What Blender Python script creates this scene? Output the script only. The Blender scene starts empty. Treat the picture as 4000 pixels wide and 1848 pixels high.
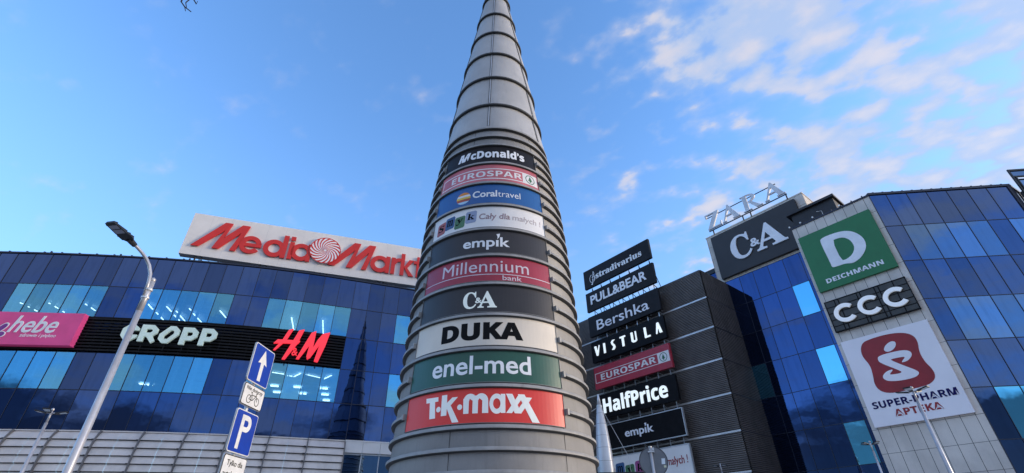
import bpy, bmesh, math, random
from mathutils import Matrix, Vector
random.seed(7)
SC = bpy.context.scene
COL = SC.collection
R = math.radians
EYE = 1.6                      # heights below are measured from eye level; everything is lifted by EYE at the end

# ------------------------------------------------------------------ camera
pit, rol = R(33.2544), R(-0.94527)
cp, sp, cr, sr = math.cos(pit), math.sin(pit), math.cos(rol), math.sin(rol)
Fw = Vector((0, cp, sp)); U0 = Vector((0, -sp, cp)); X0 = Vector((1, 0, 0))
Xc = cr * X0 + sr * U0; Uc = -sr * X0 + cr * U0
cam = bpy.data.cameras.new('camera'); cam.sensor_width = 36; cam.lens = 1876.25 / 4000 * 36
cam.clip_start = 0.1; cam.clip_end = 3000
camo = bpy.data.objects.new('camera', cam); COL.objects.link(camo)
M = Matrix((Xc, Uc, -Fw)).transposed().to_4x4()
camo.matrix_world = M
SC.camera = camo

# ------------------------------------------------------------------ world
SUN_AZ, SUN_EL = R(92), R(10)          # azimuth from +Y towards +X
W = bpy.data.worlds.new('World'); SC.world = W; W.use_nodes = True
wn, wl = W.node_tree.nodes, W.node_tree.links
for n in list(wn): wn.remove(n)
def nd(nodes, t, **k):
    n = nodes.new(t)
    for a, b in k.items(): setattr(n, a, b)
    return n
class G:
    """small node-graph helper"""
    def __init__(s, nt): s.n, s.l = nt.nodes, nt.links
    def put(s, sock, v):
        if isinstance(v, bpy.types.NodeSocket): s.l.new(v, sock)
        elif v is not None: sock.default_value = v
    def m(s, op, a, b=None, c=None, clamp=False):
        n = s.n.new('ShaderNodeMath'); n.operation = op; n.use_clamp = clamp
        s.put(n.inputs[0], a); s.put(n.inputs[1], b); s.put(n.inputs[2], c); return n.outputs[0]
    def v(s, op, a, b=None, sc=None):
        n = s.n.new('ShaderNodeVectorMath'); n.operation = op
        s.put(n.inputs[0], a); s.put(n.inputs[1], b)
        if sc is not None: s.put(n.inputs[3], sc)
        return n.outputs[0] if op not in ('DOT_PRODUCT', 'LENGTH') else n.outputs[1]
    def xyz(s, x, y, z):
        n = s.n.new('ShaderNodeCombineXYZ'); s.put(n.inputs[0], x); s.put(n.inputs[1], y); s.put(n.inputs[2], z); return n.outputs[0]
    def sep(s, v):
        n = s.n.new('ShaderNodeSeparateXYZ'); s.l.new(v, n.inputs[0]); return n.outputs
    def noise(s, vec, scale, detail=4, rough=.55, dist=0.0):
        n = s.n.new('ShaderNodeTexNoise'); s.l.new(vec, n.inputs['Vector']); n.inputs['Scale'].default_value = scale
        n.inputs['Detail'].default_value = detail; n.inputs['Roughness'].default_value = rough; n.inputs['Distortion'].default_value = dist
        return n.outputs[0]
    def ramp(s, f, a, b):
        n = s.n.new('ShaderNodeMapRange'); n.interpolation_type = 'SMOOTHSTEP'; s.put(n.inputs[0], f)
        n.inputs[1].default_value = a; n.inputs[2].default_value = b; return n.outputs[0]
    def mix(s, f, a, b, mode='MIX'):
        n = s.n.new('ShaderNodeMix'); n.data_type = 'RGBA'; n.blend_type = mode
        s.put(n.inputs[0], f)
        for i, c in ((6, a), (7, b)):
            if isinstance(c, tuple) and len(c) == 3: c = (*c, 1)
            s.put(n.inputs[i], c)
        return n.outputs[2]
g = G(W.node_tree)
sky = nd(wn, 'ShaderNodeTexSky', sky_type='NISHITA'); sky.sun_disc = False
sky.sun_elevation = SUN_EL; sky.sun_rotation = SUN_AZ; sky.air_density = 1.0; sky.dust_density = 0.6; sky.ozone_density = 2.0
tc = nd(wn, 'ShaderNodeTexCoord')
d = g.v('NORMALIZE', tc.outputs['Generated']); dx, dy, dz = g.sep(d)
zc = g.m('ADD', g.m('MAXIMUM', dz, 0.0), 0.22)
px = g.m('DIVIDE', dx, zc); py = g.m('DIVIDE', dy, zc)
# streaky soft clouds drifting from low centre to upper right
ax = g.m('ADD', g.m('MULTIPLY', px, .86), g.m('MULTIPLY', py, -.5))
ay = g.m('ADD', g.m('MULTIPLY', px, .5), g.m('MULTIPLY', py, .86))
pv = g.xyz(g.m('MULTIPLY', ax, .86), g.m('MULTIPLY', ay, 1.12), 3.7)
n1 = g.noise(pv, 13.5, 8, .48, .0); n2 = g.noise(pv, 4.8, 5, .5)
side = g.ramp(g.m('DIVIDE', dx, g.m('MAXIMUM', dy, .05)), -.05, 1.1)
dens = g.m('ADD', g.m('ADD', g.m('MULTIPLY', n1, .72), g.m('MULTIPLY', n2, .45)), g.m('MULTIPLY', side, .235))
cl = g.m('ADD', g.m('MULTIPLY', g.ramp(dens, .73, .82), .42), g.m('MULTIPLY', g.ramp(dens, .62, .80), .38))
front = g.ramp(dy, -.1, .2)
cl = g.m('MULTIPLY', cl, g.m('ADD', .38, g.m('MULTIPLY', g.ramp(side, .0, .35), .62)))
cl = g.m('MULTIPLY', cl, g.m('ADD', g.m('MULTIPLY', front, .8), .2))
base = g.mix(1.0, sky.outputs[0], (.82, 1.09, 1.42), 'MULTIPLY')
SKYM = 1.0
# paler towards the horizon
hz = g.m('SUBTRACT', 1.0, g.ramp(dz, .05, .75))
hz = g.m('MULTIPLY', hz, g.m('ADD', .25, g.m('MULTIPLY', front, g.m('ADD', .25, g.m('MULTIPLY', side, .4)))), clamp=True)
base = g.mix(hz, base, (.95, 1.50, 2.42))
lit = g.mix(g.ramp(n1, .45, .75), (1.3, 1.6, 2.2), (2.1, 1.95, 2.0))
c1 = g.mix(cl, base, lit)
# bank of dark cloud low behind the viewer: only the glass facades show it
bn = g.noise(g.xyz(g.m('MULTIPLY', dx, 1.3), g.m('MULTIPLY', dy, 1.3), g.m('MULTIPLY', dz, 5.0)), 2.6, 5, .55)
bh = g.m('ADD', dz, g.m('MULTIPLY', g.m('SUBTRACT', bn, .5), .42))
bank = g.m('MULTIPLY', g.m('SUBTRACT', 1.0, g.ramp(bh, .155, .215)), g.ramp(bh, -.10, .02))
bank = g.m('MULTIPLY', bank, g.m('SUBTRACT', 1.0, g.ramp(dy, -.35, -.05)))
# broken grey-white cloud added unseen behind the viewer, to brighten and neutralise the light
bk = g.m('SUBTRACT', 1.0, g.ramp(dy, -.45, .05))
nb = g.noise(g.xyz(g.m('MULTIPLY', dx, 1.0), g.m('MULTIPLY', dy, 1.0), g.m('MULTIPLY', dz, 3.2)), 3.0, 6, .55)
c1 = g.mix(g.m('MULTIPLY', bk, g.m('ADD', .10, g.m('MULTIPLY', g.ramp(nb, .42, .60), .78))), c1, (2.75, 2.65, 2.7))
c2 = g.mix(g.m('MULTIPLY', bank, .88), c1, (.22, .28, .42))
bg = nd(wn, 'ShaderNodeBackground'); wl.new(c2, bg.inputs[0]); bg.inputs[1].default_value = 0.13
out = nd(wn, 'ShaderNodeOutputWorld'); wl.new(bg.outputs[0], out.inputs[0])

# ------------------------------------------------------------------ sun (low, veiled by thin cloud)
sl = bpy.data.lights.new('sun', 'SUN'); sl.energy = 0.9; sl.angle = R(14); sl.color = (1, .80, .60)
so = bpy.data.objects.new('sun', sl); COL.objects.link(so)
sd = Vector((math.sin(SUN_AZ) * math.cos(SUN_EL), math.cos(SUN_AZ) * math.cos(SUN_EL), math.sin(SUN_EL)))
so.rotation_euler = sd.to_track_quat('Z', 'Y').to_euler(); so.location = (60, -30, 40)

SC.view_settings.view_transform = 'Standard'; SC.view_settings.look = 'None'
SC.view_settings.exposure = 1.58; SC.view_settings.gamma = 1.0
SC.cycles.max_bounces = 6; SC.cycles.glossy_bounces = 3; SC.cycles.transparent_max_bounces = 6
SC.cycles.use_denoising = True

# ------------------------------------------------------------------ materials
MATS = {}
def mat(name, col, rough=.5, metal=0.0, var=.12, scale=1.2, streak=0.0, bump=0.0, emis=0.0, ecol=None, fine=0.0, spec=.5):
    if name in MATS: return MATS[name]
    m = bpy.data.materials.new(name); m.use_nodes = True; MATS[name] = m
    q = G(m.node_tree); b = m.node_tree.nodes['Principled BSDF']
    geo = q.n.new('ShaderNodeNewGeometry'); pos = geo.outputs['Position']
    f = q.noise(pos, scale, 5, .6)
    c = q.mix(q.ramp(f, .3, .7), tuple(x * (1 - var) for x in col), tuple(min(1, x * (1 + var)) for x in col))
    if streak:
        px_, py_, pz_ = q.sep(pos)
        sv = q.xyz(q.m('MULTIPLY', px_, 5.0), q.m('MULTIPLY', py_, 5.0), q.m('MULTIPLY', pz_, .5))
        c = q.mix(q.m('MULTIPLY', q.ramp(q.noise(sv, 1.4, 5, .6), .52, .8), streak), c, tuple(x * .35 for x in col))
    if fine:
        c = q.mix(q.m('MULTIPLY', q.ramp(q.noise(pos, 38, 2, .7), .45, .75), fine), c, tuple(x * .5 for x in col))
    q.put(b.inputs['Base Color'], c)
    b.inputs['Roughness'].default_value = rough; b.inputs['Metallic'].default_value = metal; b.inputs['Specular IOR Level'].default_value = spec
    if bump:
        bn_ = q.n.new('ShaderNodeBump'); bn_.inputs['Strength'].default_value = bump; bn_.inputs['Distance'].default_value = .02
        q.l.new(q.noise(pos, 9, 3, .6), bn_.inputs['Height']); q.l.new(bn_.outputs[0], b.inputs['Normal'])
    if emis:
        b.inputs['Emission Color'].default_value = (*(ecol or col), 1); b.inputs['Emission Strength'].default_value = emis
    return m
def glass(name, col, thru=0.0, tint=(.3, .5, .7), rough=.015, wav=.012, dirt=.3, diff=(.006, .012, .04)):
    """coated facade glass: tinted mirror, optionally letting part of the light through"""
    m = bpy.data.materials.new(name); m.use_nodes = True; MATS[name] = m
    q = G(m.node_tree); b = m.node_tree.nodes['Principled BSDF']; o = m.node_tree.nodes['Material Output']
    geo = q.n.new('ShaderNodeNewGeometry'); pos = geo.outputs['Position']
    at = q.n.new('ShaderNodeAttribute'); at.attribute_name = 'pane'
    vr = q.sep(at.outputs['Vector'])
    f = q.m('ADD', .78, q.m('MULTIPLY', vr[0], .42))
    c = q.v('SCALE', (*col,), None, f)
    px_, py_, pz_ = q.sep(pos)
    sv = q.xyz(q.m('MULTIPLY', px_, 3.0), q.m('MULTIPLY', py_, 3.0), q.m('MULTIPLY', pz_, .35))
    st = q.m('MULTIPLY', q.ramp(q.noise(sv, 1.1, 5, .6), .45, .8), dirt)
    c = q.mix(st, c, tuple(x * .45 for x in col))
    q.put(b.inputs['Base Color'], c); b.inputs['Metallic'].default_value = 1.0; b.inputs['Roughness'].default_value = rough
    # every pane hangs a hair out of true, and float glass is slightly wavy
    jit = q.v('SCALE', q.xyz(q.m('SUBTRACT', vr[1], .5), 0.0, q.m('SUBTRACT', vr[2], .5)), None, .007)
    bn_ = q.n.new('ShaderNodeBump'); bn_.inputs['Strength'].default_value = .35; bn_.inputs['Distance'].default_value = wav
    q.l.new(q.noise(pos, .9, 2, .4), bn_.inputs['Height'])
    q.l.new(q.v('NORMALIZE', q.v('ADD', bn_.outputs[0], jit)), b.inputs['Normal'])
    df = q.n.new('ShaderNodeBsdfDiffuse'); df.inputs[0].default_value = (*diff, 1)
    ad = q.n.new('ShaderNodeMixShader'); ad.inputs[0].default_value = .07
    q.l.new(b.outputs[0], ad.inputs[1]); q.l.new(df.outputs[0], ad.inputs[2])
    res = ad.outputs[0]
    if thru:
        tr = q.n.new('ShaderNodeBsdfTransparent'); tr.inputs[0].default_value = (*tint, 1)
        mx = q.n.new('ShaderNodeMixShader'); mx.inputs[0].default_value = thru
        q.l.new(b.outputs[0], mx.inputs[1]); q.l.new(tr.outputs[0], mx.inputs[2]); res = mx.outputs[0]
    q.l.new(res, o.inputs[0])
    return m
SPAN = glass('spandrel_glass', (.038, .070, .178), dirt=.35)
WING = glass('spandrel_glass_pale', (.058, .100, .215), dirt=.25)
VIS = glass('vision_glass', (.115, .38, .60), thru=.33, tint=(.45, .75, .9), dirt=.15)
RVIS = glass('vision_glass_pale', (.11, .20, .36), dirt=.3)
BVIS = glass('vision_glass_bright', (.11, .37, .54), dirt=.1)
MULL = mat('mullion', (.008, .012, .035), .4)
FRAME = mat('panel_trim', (.22, .22, .22), .6, .1)
STEEL = mat('galvanised_steel', (.55, .56, .58), .42, .6, .1)
DKSTEEL = mat('dark_steel', (.025, .026, .03), .5, .3)
CLAD = mat('tower_cladding', (.315, .305, .30), .62, .08, .12, .7, streak=.30, bump=.05, fine=.10)
CLAD2 = mat('spire_cladding', (.47, .455, .44), .5, .15, .10, .6, streak=.2, bump=.05, fine=.06)
RING = mat('ring_shade_and_seams', (.05, .05, .05), .6, .2)  # grey darkened: underside shade put into the colour; also dark seams and joints
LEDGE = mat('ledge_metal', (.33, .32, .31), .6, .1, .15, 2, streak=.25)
STONE = mat('granite_panel', (.68, .62, .565), .75, 0, .12, .5, streak=.12, fine=.25)
JOINT = mat('panel_joint', (.03, .03, .035), .8)
BASEM = mat('grey_cladding', (.70, .63, .585), .55, .2, .10, .8, streak=.15, fine=.12)
RIBM = mat('rib_metal', (.16, .15, .15), .6)
BASEDK = mat('cladding_shade', (.02, .02, .024), .7)
CORR = mat('corrugated_black', (.15, .135, .13), .55, .0, .15, 1, spec=.3)
CORRT = mat('aluminium_trim', (.55, .55, .57), .4, .4)
BLACK = mat('black_board', (.008, .008, .010), .5, 0, .2, 2, spec=.12)
CHAR = mat('charcoal_board', (.016, .0145, .017), .5, 0, .2, 2, spec=.14)
BATTEN = mat('louvre_black', (.010, .010, .012), .5, .0, .3, 2, spec=.15)
WHITE = mat('white_letter', (.87, .88, .90), .45, 0, .05)
PALE = mat('pale_letter', (.86, .87, .92), .5, 0, .06)
WLIT = mat('lit_white_letter', (.85, .88, .88), .4, 0, .03, emis=.24, ecol=(.85, .95, 1))
MINT = mat('mint_letter', (.62, .74, .68), .4, 0, .08, 2, emis=.05, ecol=(.7, .9, .8))
REDL = mat('lit_red_letter', (.72, .03, .045), .4, 0, .05, emis=.26, ecol=(1, .035, .06))
REDM = mat('red_letter', (.62, .018, .012), .45, 0, .08)
SILV = mat('letter_side', (.45, .45, .46), .4, .5)
BOARDW = mat('white_board', (.74, .71, .69), .6, 0, .06, .5, streak=.12)
BWHITE = mat('bright_board', (.90, .86, .90), .45, 0, .03, .5)
PINK = mat('pink_board', (.66, .065, .24), .5, 0, .08, .8, emis=.04, ecol=(.8, .08, .3))
PURP = mat('purple_petal', (.22, .03, .27), .5)
GREEN = mat('green_board', (.012, .17, .055), .45, 0, .06)
DGREEN = mat('dark_green_board', (.01, .085, .055), .4, 0, .1)
BLUEB = mat('blue_board', (.005, .10, .33), .4, 0, .06)
ROADB = mat('road_sign_blue', (.005, .045, .36), .35, 0, .06, 6)
ROADW = mat('road_sign_white', (.72, .72, .72), .45, 0, .08, 8)
INK = mat('black_print', (.008, .008, .009), .6, spec=.08)
NAVY = mat('navy_print', (.012, .010, .09), .55, spec=.1)
CRIM = mat('crimson_print', (.30, .012, .02), .45)
CRIMB = mat('crimson_board', (.36, .018, .045), .42, 0, .07)
ROSE = mat('faded_rose_board', (.58, .14, .17), .5, 0, .25, .9, streak=.1)
ROSE2 = mat('rose_board', (.42, .030, .055), .45, 0, .1, .8)
SCAR = mat('scarlet_board', (.62, .03, .022), .42, 0, .05, emis=.03, ecol=(.8, .04, .03))
CREAM = mat('cream_board', (.76, .67, .56), .5, 0, .06, .7, streak=.1)
SMW = mat('white_poster', (.82, .80, .79), .5, 0, .05, .8)
MAROON = mat('maroon_print', (.22, .015, .06), .5)
FADE = mat('faded_print', (.33, .22, .23), .6)
FADE2 = mat('washed_out_print', (.52, .46, .47), .6)
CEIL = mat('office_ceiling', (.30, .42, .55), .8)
LAMP = mat('ceiling_light_tube', (.9, .9, .85), .5, emis=1.8, ecol=(1, .97, .88))
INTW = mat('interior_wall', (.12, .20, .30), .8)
POLE = mat('painted_pole', (.52, .51, .53), .38, .45, .1, 3, streak=.15)
LENS = mat('lamp_lens', (.32, .33, .40), .2, 0, .05)
BARK = mat('bark', (.02, .015, .02), .9)
ASPH = mat('asphalt', (.05, .05, .052), .9, 0, .2, 3, bump=.3)
PAVE = mat('paving', (.40, .37, .34), .85, 0, .15, 2, bump=.2)
GREYP = mat('grey_sign_back', (.18, .19, .21), .45, .5, .1, 3)
WARMP = mat('parapet_panel', (.50, .47, .44), .6, 0, .1)
DKBOX = mat('plant_room_sheet', (.03, .03, .036), .6, .2)
ORNG = mat('orange_print', (.75, .25, .03), .5)
YELL = mat('yellow_print', (.80, .55, .08), .5)
SKYB = mat('sky_print', (.25, .55, .85), .5)
BLK1 = mat('toy_block_red', (.42, .10, .09), .5); BLK2 = mat('toy_block_blue', (.03, .10, .25), .5)
BLK3 = mat('toy_block_green', (.06, .18, .08), .5); BLK4 = mat('toy_block_lilac', (.30, .36, .52), .5)
BLK5 = mat('toy_block_magenta', (.36, .08, .25), .5)
TREEG = mat('emblem_green', (.015, .14, .06), .5)

# ------------------------------------------------------------------ mesh builder
class MB:
    def __init__(s): s.v, s.f, s.p, s.mi = [], [], [], []
    def face(s, pts, pane=None, mi=0):
        i = len(s.v); s.v += [tuple(p) for p in pts]; s.f.append(tuple(range(i, i + len(pts)))); s.p.append(pane); s.mi.append(mi)
    def hexa(s, P, mi=0):
        i = len(s.v); s.v += [tuple(p) for p in P]
        for q in ((0, 3, 2, 1), (4, 5, 6, 7), (0, 1, 5, 4), (1, 2, 6, 5), (2, 3, 7, 6), (3, 0, 4, 7)):
            s.f.append(tuple(i + k for k in q)); s.p.append(None); s.mi.append(mi)
    def box(s, F, u0, u1, z0, z1, d0, d1, mi=0):
        s.hexa([F(u0, z0, d0), F(u1, z0, d0), F(u1, z0, d1), F(u0, z0, d1), F(u0, z1, d0), F(u1, z1, d0), F(u1, z1, d1), F(u0, z1, d1)], mi)
    def tube(s, pts, rad, n=8, cap=True, mi=0):
        pts = [Vector(p) for p in pts]; rings = []
        if not isinstance(rad, (list, tuple)): rad = [rad] * len(pts)
        prev = None
        for i, p in enumerate(pts):
            t = (pts[min(i + 1, len(pts) - 1)] - pts[max(i - 1, 0)]).normalized()
            a = prev if prev is not None else (Vector((0, 0, 1)) if abs(t.z) < .9 else Vector((1, 0, 0)))
            x = (a - t * a.dot(t)).normalized(); y = t.cross(x); prev = x
            b = len(s.v); rings.append(b)
            for k in range(n):
                an = 2 * math.pi * k / n; s.v.append(tuple(p + (x * math.cos(an) + y * math.sin(an)) * rad[i]))
        for a, b in zip(rings, rings[1:]):
            for k in range(n):
                s.f.append((a + k, a + (k + 1) % n, b + (k + 1) % n, b + k)); s.p.append(None); s.mi.append(mi)
        if cap:
            s.f.append(tuple(rings[0] + k for k in range(n))[::-1]); s.f.append(tuple(rings[-1] + k for k in range(n)))
            s.p += [None, None]; s.mi += [mi, mi]
    def build(s, name, mats, parent=None, org=None, smooth=False):
        if not isinstance(mats, (list, tuple)): mats = [mats]
        if parent is not None: o0 = Vector(parent['_org'])
        else:
            if org is None:
                xs = [v[0] for v in s.v]; ys = [v[1] for v in s.v]; zs = [v[2] for v in s.v]
                org = ((min(xs) + max(xs)) / 2, (min(ys) + max(ys)) / 2, min(zs))
            o0 = Vector(org)
        me = bpy.data.meshes.new(name)
        me.from_pydata([tuple(Vector(v) - o0) for v in s.v], [], s.f)
        for m in mats: me.materials.append(m)
        for p, k in zip(me.polygons, s.mi): p.material_index = k; p.use_smooth = smooth
        if any(q is not None for q in s.p):
            a = me.attributes.new('pane', 'FLOAT_VECTOR', 'FACE')
            for i, q in enumerate(s.p): a.data[i].vector = q if q else (.5, .5, .5)
        me.update()
        o = bpy.data.objects.new(name, me); COL.objects.link(o); o['_org'] = tuple(o0)
        if parent is not None:
            o.parent = parent
        else: o.location = o0
        return o
def thing(name, label, cat, org, group=None):
    o = bpy.data.objects.new(name, None); COL.objects.link(o); o.location = org; o['_org'] = tuple(org)
    o.empty_display_size = .3; o['label'] = label; o['category'] = cat
    if group: o['group'] = group
    return o
def tag(o, label, cat, group=None):
    o['label'] = label; o['category'] = cat
    if group: o['group'] = group
    return o
def struct(o): o['kind'] = 'structure'; return o
def plane(P0, az):
    """frame on a vertical plane: u along azimuth az, z up, d towards the viewer's side"""
    a = R(az); ux, uy = math.cos(a), math.sin(a); nx, ny = math.sin(a), -math.cos(a)
    def F(u, z, dd=0.0): return (P0[0] + u * ux + dd * nx, P0[1] + u * uy + dd * ny, z)
    return F
def rp(): return (random.random(), random.random(), random.random())
def Pz(azd, tn, h): a = R(azd); return Vector((h * math.sin(a), h * math.cos(a), h * tn))

# ------------------------------------------------------------------ lettering
def mono(s, style):
    base = {'serif': (0x1D400, 0x1D41A), 'sans': (0x1D5D4, 0x1D5EE), 'it': (0x1D63C, 0x1D656), 'script': (0x1D4D0, 0x1D4EA)}
    if style not in base: return s
    o = ''
    for c in s:
        if 'A' <= c <= 'Z': o += chr(base[style][0] + ord(c) - 65)
        elif 'a' <= c <= 'z': o += chr(base[style][1] + ord(c) - 97)
        else: o += c
    return o
def _mesh_from_curve(cu):
    o = bpy.data.objects.new('tmp', cu); COL.objects.link(o); bpy.context.view_layer.update()
    dg = bpy.context.evaluated_depsgraph_get()
    me = bpy.data.meshes.new_from_object(o.evaluated_get(dg)); bpy.data.objects.remove(o); bpy.data.curves.remove(cu); return me
def glyphs(body, style='reg', off=0.0, shear=0.0, space=1.0):
    cu = bpy.data.curves.new('t', 'FONT'); cu.body = mono(body, style); cu.offset = off; cu.shear = shear; cu.space_character = space
    cu.resolution_u = 4; cu.extrude = .5; cu.fill_mode = 'BOTH'
    me = _mesh_from_curve(cu)
    v = [tuple(x.co) for x in me.vertices]; f = [tuple(p.vertices) for p in me.polygons]; bpy.data.meshes.remove(me); return v, f
_ref = {}
def letters(mb, F, body, u0, u1, zb, zt, th, style='reg', off=0.0, shear=0.0, ref='H', space=1.0, cut=0, d0=0.0, mi=0):
    """fit a word between u0..u1 with the reference letter standing from zb to zt; th = depth in metres"""
    v, f = glyphs(body, style, off, shear, space)
    k = (ref, style, off)
    if k not in _ref:
        rv, _ = glyphs(ref, style, off, 0); _ref[k] = (min(p[1] for p in rv), max(p[1] for p in rv))
    lo, hi = _ref[k]
    xa, xb = min(p[0] for p in v), max(p[0] for p in v)
    if cut:
        bm = bmesh.new(); vs = [bm.verts.new(p) for p in v]
        for q in f:
            try: bm.faces.new([vs[i] for i in q])
            except ValueError: pass
        n = cut
        for i in range(1, n):
            x = xa + (xb - xa) * i / n
            bmesh.ops.bisect_plane(bm, geom=bm.verts[:] + bm.edges[:] + bm.faces[:], plane_co=(x, 0, 0), plane_no=(1, 0, 0))
        bm.verts.index_update(); v = [tuple(p.co) for p in bm.verts]; f = [tuple(p.index for p in q.verts) for q in bm.faces]; bm.free()
    b = len(mb.v)
    for x, y, z in v:
        mb.v.append(F(u0 + (x - xa) / (xb - xa) * (u1 - u0), zb + (y - lo) / (hi - lo) * (zt - zb), d0 + (z + .5) * th))
    for q in f: mb.f.append(tuple(b + i for i in q)); mb.p.append(None); mb.mi.append(mi)
def poly(mb, F, loops, th, d0=0.0, mi=0, cut=None):
    """flat letter or emblem with holes; loops = [outer, hole, ...] in (u, z)"""
    cu = bpy.data.curves.new('p', 'CURVE'); cu.dimensions = '2D'; cu.fill_mode = 'BOTH'; cu.extrude = .5
    for lp in loops:
        sp_ = cu.splines.new('POLY'); sp_.points.add(len(lp) - 1); sp_.use_cyclic_u = True
        for pt, (a, b) in zip(sp_.points, lp): pt.co = (a, b, 0, 1)
    me = _mesh_from_curve(cu)
    v = [tuple(x.co) for x in me.vertices]; f = [tuple(p.vertices) for p in me.polygons]; bpy.data.meshes.remove(me)
    if cut:
        bm = bmesh.new(); vs = [bm.verts.new(p) for p in v]
        for q in f:
            try: bm.faces.new([vs[i] for i in q])
            except ValueError: pass
        xa, xb = min(p[0] for p in v), max(p[0] for p in v); n = max(1, int((xb - xa) / cut))
        for i in range(1, n):
            bmesh.ops.bisect_plane(bm, geom=bm.verts[:] + bm.edges[:] + bm.faces[:], plane_co=(xa + (xb - xa) * i / n, 0, 0), plane_no=(1, 0, 0))
        bm.verts.index_update(); v = [tuple(p.co) for p in bm.verts]; f = [tuple(p.index for p in q.verts) for q in bm.faces]; bm.free()
    b = len(mb.v)
    for x, y, z in v: mb.v.append(F(x, y, d0 + (z + .5) * th))
    for q in f: mb.f.append(tuple(b + i for i in q)); mb.p.append(None); mb.mi.append(mi)
def arc(cx, cz, rx, rz, a0, a1, n=24):
    return [(cx + rx * math.cos(R(a0 + (a1 - a0) * i / n)), cz + rz * math.sin(R(a0 + (a1 - a0) * i / n))) for i in range(n + 1)]
def ell(cx, cz, rx, rz, n=28): return arc(cx, cz, rx, rz, 0, 360 * (n - 1) / n, n - 1)
def band(cx, cz, rx, rz, w, a0, a1, n=20, wz=None):
    return arc(cx, cz, rx, rz, a0, a1, n) + arc(cx, cz, rx - w, rz - (wz or w), a1, a0, n)
def bar(a, b, w):
    (x0, z0), (x1, z1) = a, b; L = math.hypot(x1 - x0, z1 - z0); nx, nz = -(z1 - z0) / L * w / 2, (x1 - x0) / L * w / 2
    return [(x0 + nx, z0 + nz), (x0 - nx, z0 - nz), (x1 - nx, z1 - nz), (x1 + nx, z1 + nz)]
def smooth(pts, it=2):
    for _ in range(it):
        q = []
        for i in range(len(pts)):
            a, b = pts[i], pts[(i + 1) % len(pts)]
            q += [(a[0] * .75 + b[0] * .25, a[1] * .75 + b[1] * .25), (a[0] * .25 + b[0] * .75, a[1] * .25 + b[1] * .75)]
        pts = q
    return pts
def rect(a, b, c, e): return [(a, c), (b, c), (b, e), (a, e)]

# ================================================================== GROUND
GZ = -EYE
wp = lambda x, z, y: (x, y, z)
b = MB(); b.face([(-500, -500, GZ), (500, -500, GZ), (500, 500, GZ), (-500, 500, GZ)]); struct(b.build('ground', ASPH, org=(0, 0, GZ)))
b = MB(); ring = [(-60, 28), (-40, 6), (-20, 4), (-4, 5), (10, 4), (30, 5), (50, 10), (52, 25), (40, 27.0), (26.2, 28), (14, 41), (0, 46), (-20, 38), (-48, 34)]
b.face([(x, y, GZ + .12) for x, y in ring])
for i in range(len(ring)):
    (x0, y0), (x1, y1) = ring[i], ring[(i + 1) % len(ring)]; b.face([(x0, y0, GZ + .12), (x1, y1, GZ + .12), (x1, y1, GZ), (x0, y0, GZ)])
struct(b.build('pavement', PAVE, org=(0, 20, GZ)))

# ================================================================== LEFT GLASS BUILDING (curved front)
PW = 1.372
SL = {-1: 18.8, -2: 17.6, -3: 16.4, -4: 15.3, -5: 14.2, -6: 13.1, -7: 12.1, -8: 11.1, -9: 10.2, -10: 9.4, -11: 8.6, -12: 7.9, -13: 7.2, -14: 6.6,
      -15: 6.0, -16: 5.4, -17: 4.9, -18: 4.4, -19: 4, -20: 3.6, -21: 3.2, -22: 3, -23: 2.8, -24: 2.6,
      0: 21.4, 1: 22.25, 2: 22.25, 3: 22.25, 4: 22.3, 5: 22.5, 6: 23.3, 7: 24.2, 8: 25, 9: 25.5, 10: 26, 11: 26, 12: 26, 13: 26, 14: 26, 15: 26}
K0, K1 = -24, 14
MP = {0: Vector((-18.55, 38.5, 0))}
for k in range(0, K1 + 1): a = R(SL[k]); MP[k + 1] = MP[k] + Vector((math.cos(a), math.sin(a), 0)) * PW
for k in range(-1, K0 - 1, -1): a = R(SL[k]); MP[k] = MP[k + 1] - Vector((math.cos(a), math.sin(a), 0)) * PW
def LP(k): return plane((MP[k].x, MP[k].y), SL[k])
ROWS = [21.5, 18.72, 15.93, 13.13, 10.33, 7.53]
LB = thing('glass_shopping_centre', 'curved dark blue glass building with a black sign band and grey ribbed base', 'building', (-20, 42, GZ))
win = set()
for k in list(range(-23, -18)) + list(range(-16, -11)) + list(range(-9, -4)) + list(range(-2, 3)) + list(range(6, 9)) + list(range(11, 14)): win |= {(k, 1), (k, 3)}
for k in range(3, 6): pass
w = MB(); mu = MB()
for k in range(K0, K1 + 1):
    F = LP(k)
    for r_ in range(5):
        if (k, r_) in win or (r_ == 2 and k < 3): continue
        w.face([F(0, ROWS[r_ + 1]), F(PW, ROWS[r_ + 1]), F(PW, ROWS[r_]), F(0, ROWS[r_])], rp())
    for r_ in range(5):
        if r_ == 2 and k < 3: continue
        mu.box(F, -.022, .022, ROWS[r_ + 1], ROWS[r_], -.05, .03)
    for z in ROWS[:-1]:
        mu.box(F, .023, PW - .023, z - .025, z + .025, -.05, .027)
    # skin behind the sign band
    if k < 3: w.face([F(0, ROWS[3], -.02), F(PW, ROWS[3], -.02), F(PW, ROWS[2], -.02), F(0, ROWS[2], -.02)], rp())
w.build('glass_cladding', SPAN, LB); mu.build('mullion_grid', MULL, LB)
for k, r_ in sorted(win):
    F = LP(k); q = MB(); q.face([F(.023, ROWS[r_ + 1] + .026), F(PW - .023, ROWS[r_ + 1] + .026), F(PW - .023, ROWS[r_] - .026), F(.023, ROWS[r_] - .026)], rp())
    q.build('window', VIS, LB)
cp_ = MB()
for k in range(K0, K1 + 1):
    F = LP(k); cp_.box(F, -.01, PW, 21.5, 21.62, -.45, .10)
    cp_.box(F, .5, .62, 21.62, 21.72, -.1, .05)
    if k % 4 == 0: cp_.box(F, .9, 1.0, 21.62, 21.86, -.2, -.08)
cp_.build('roof_coping', MULL, LB)
rf = MB()
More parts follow.
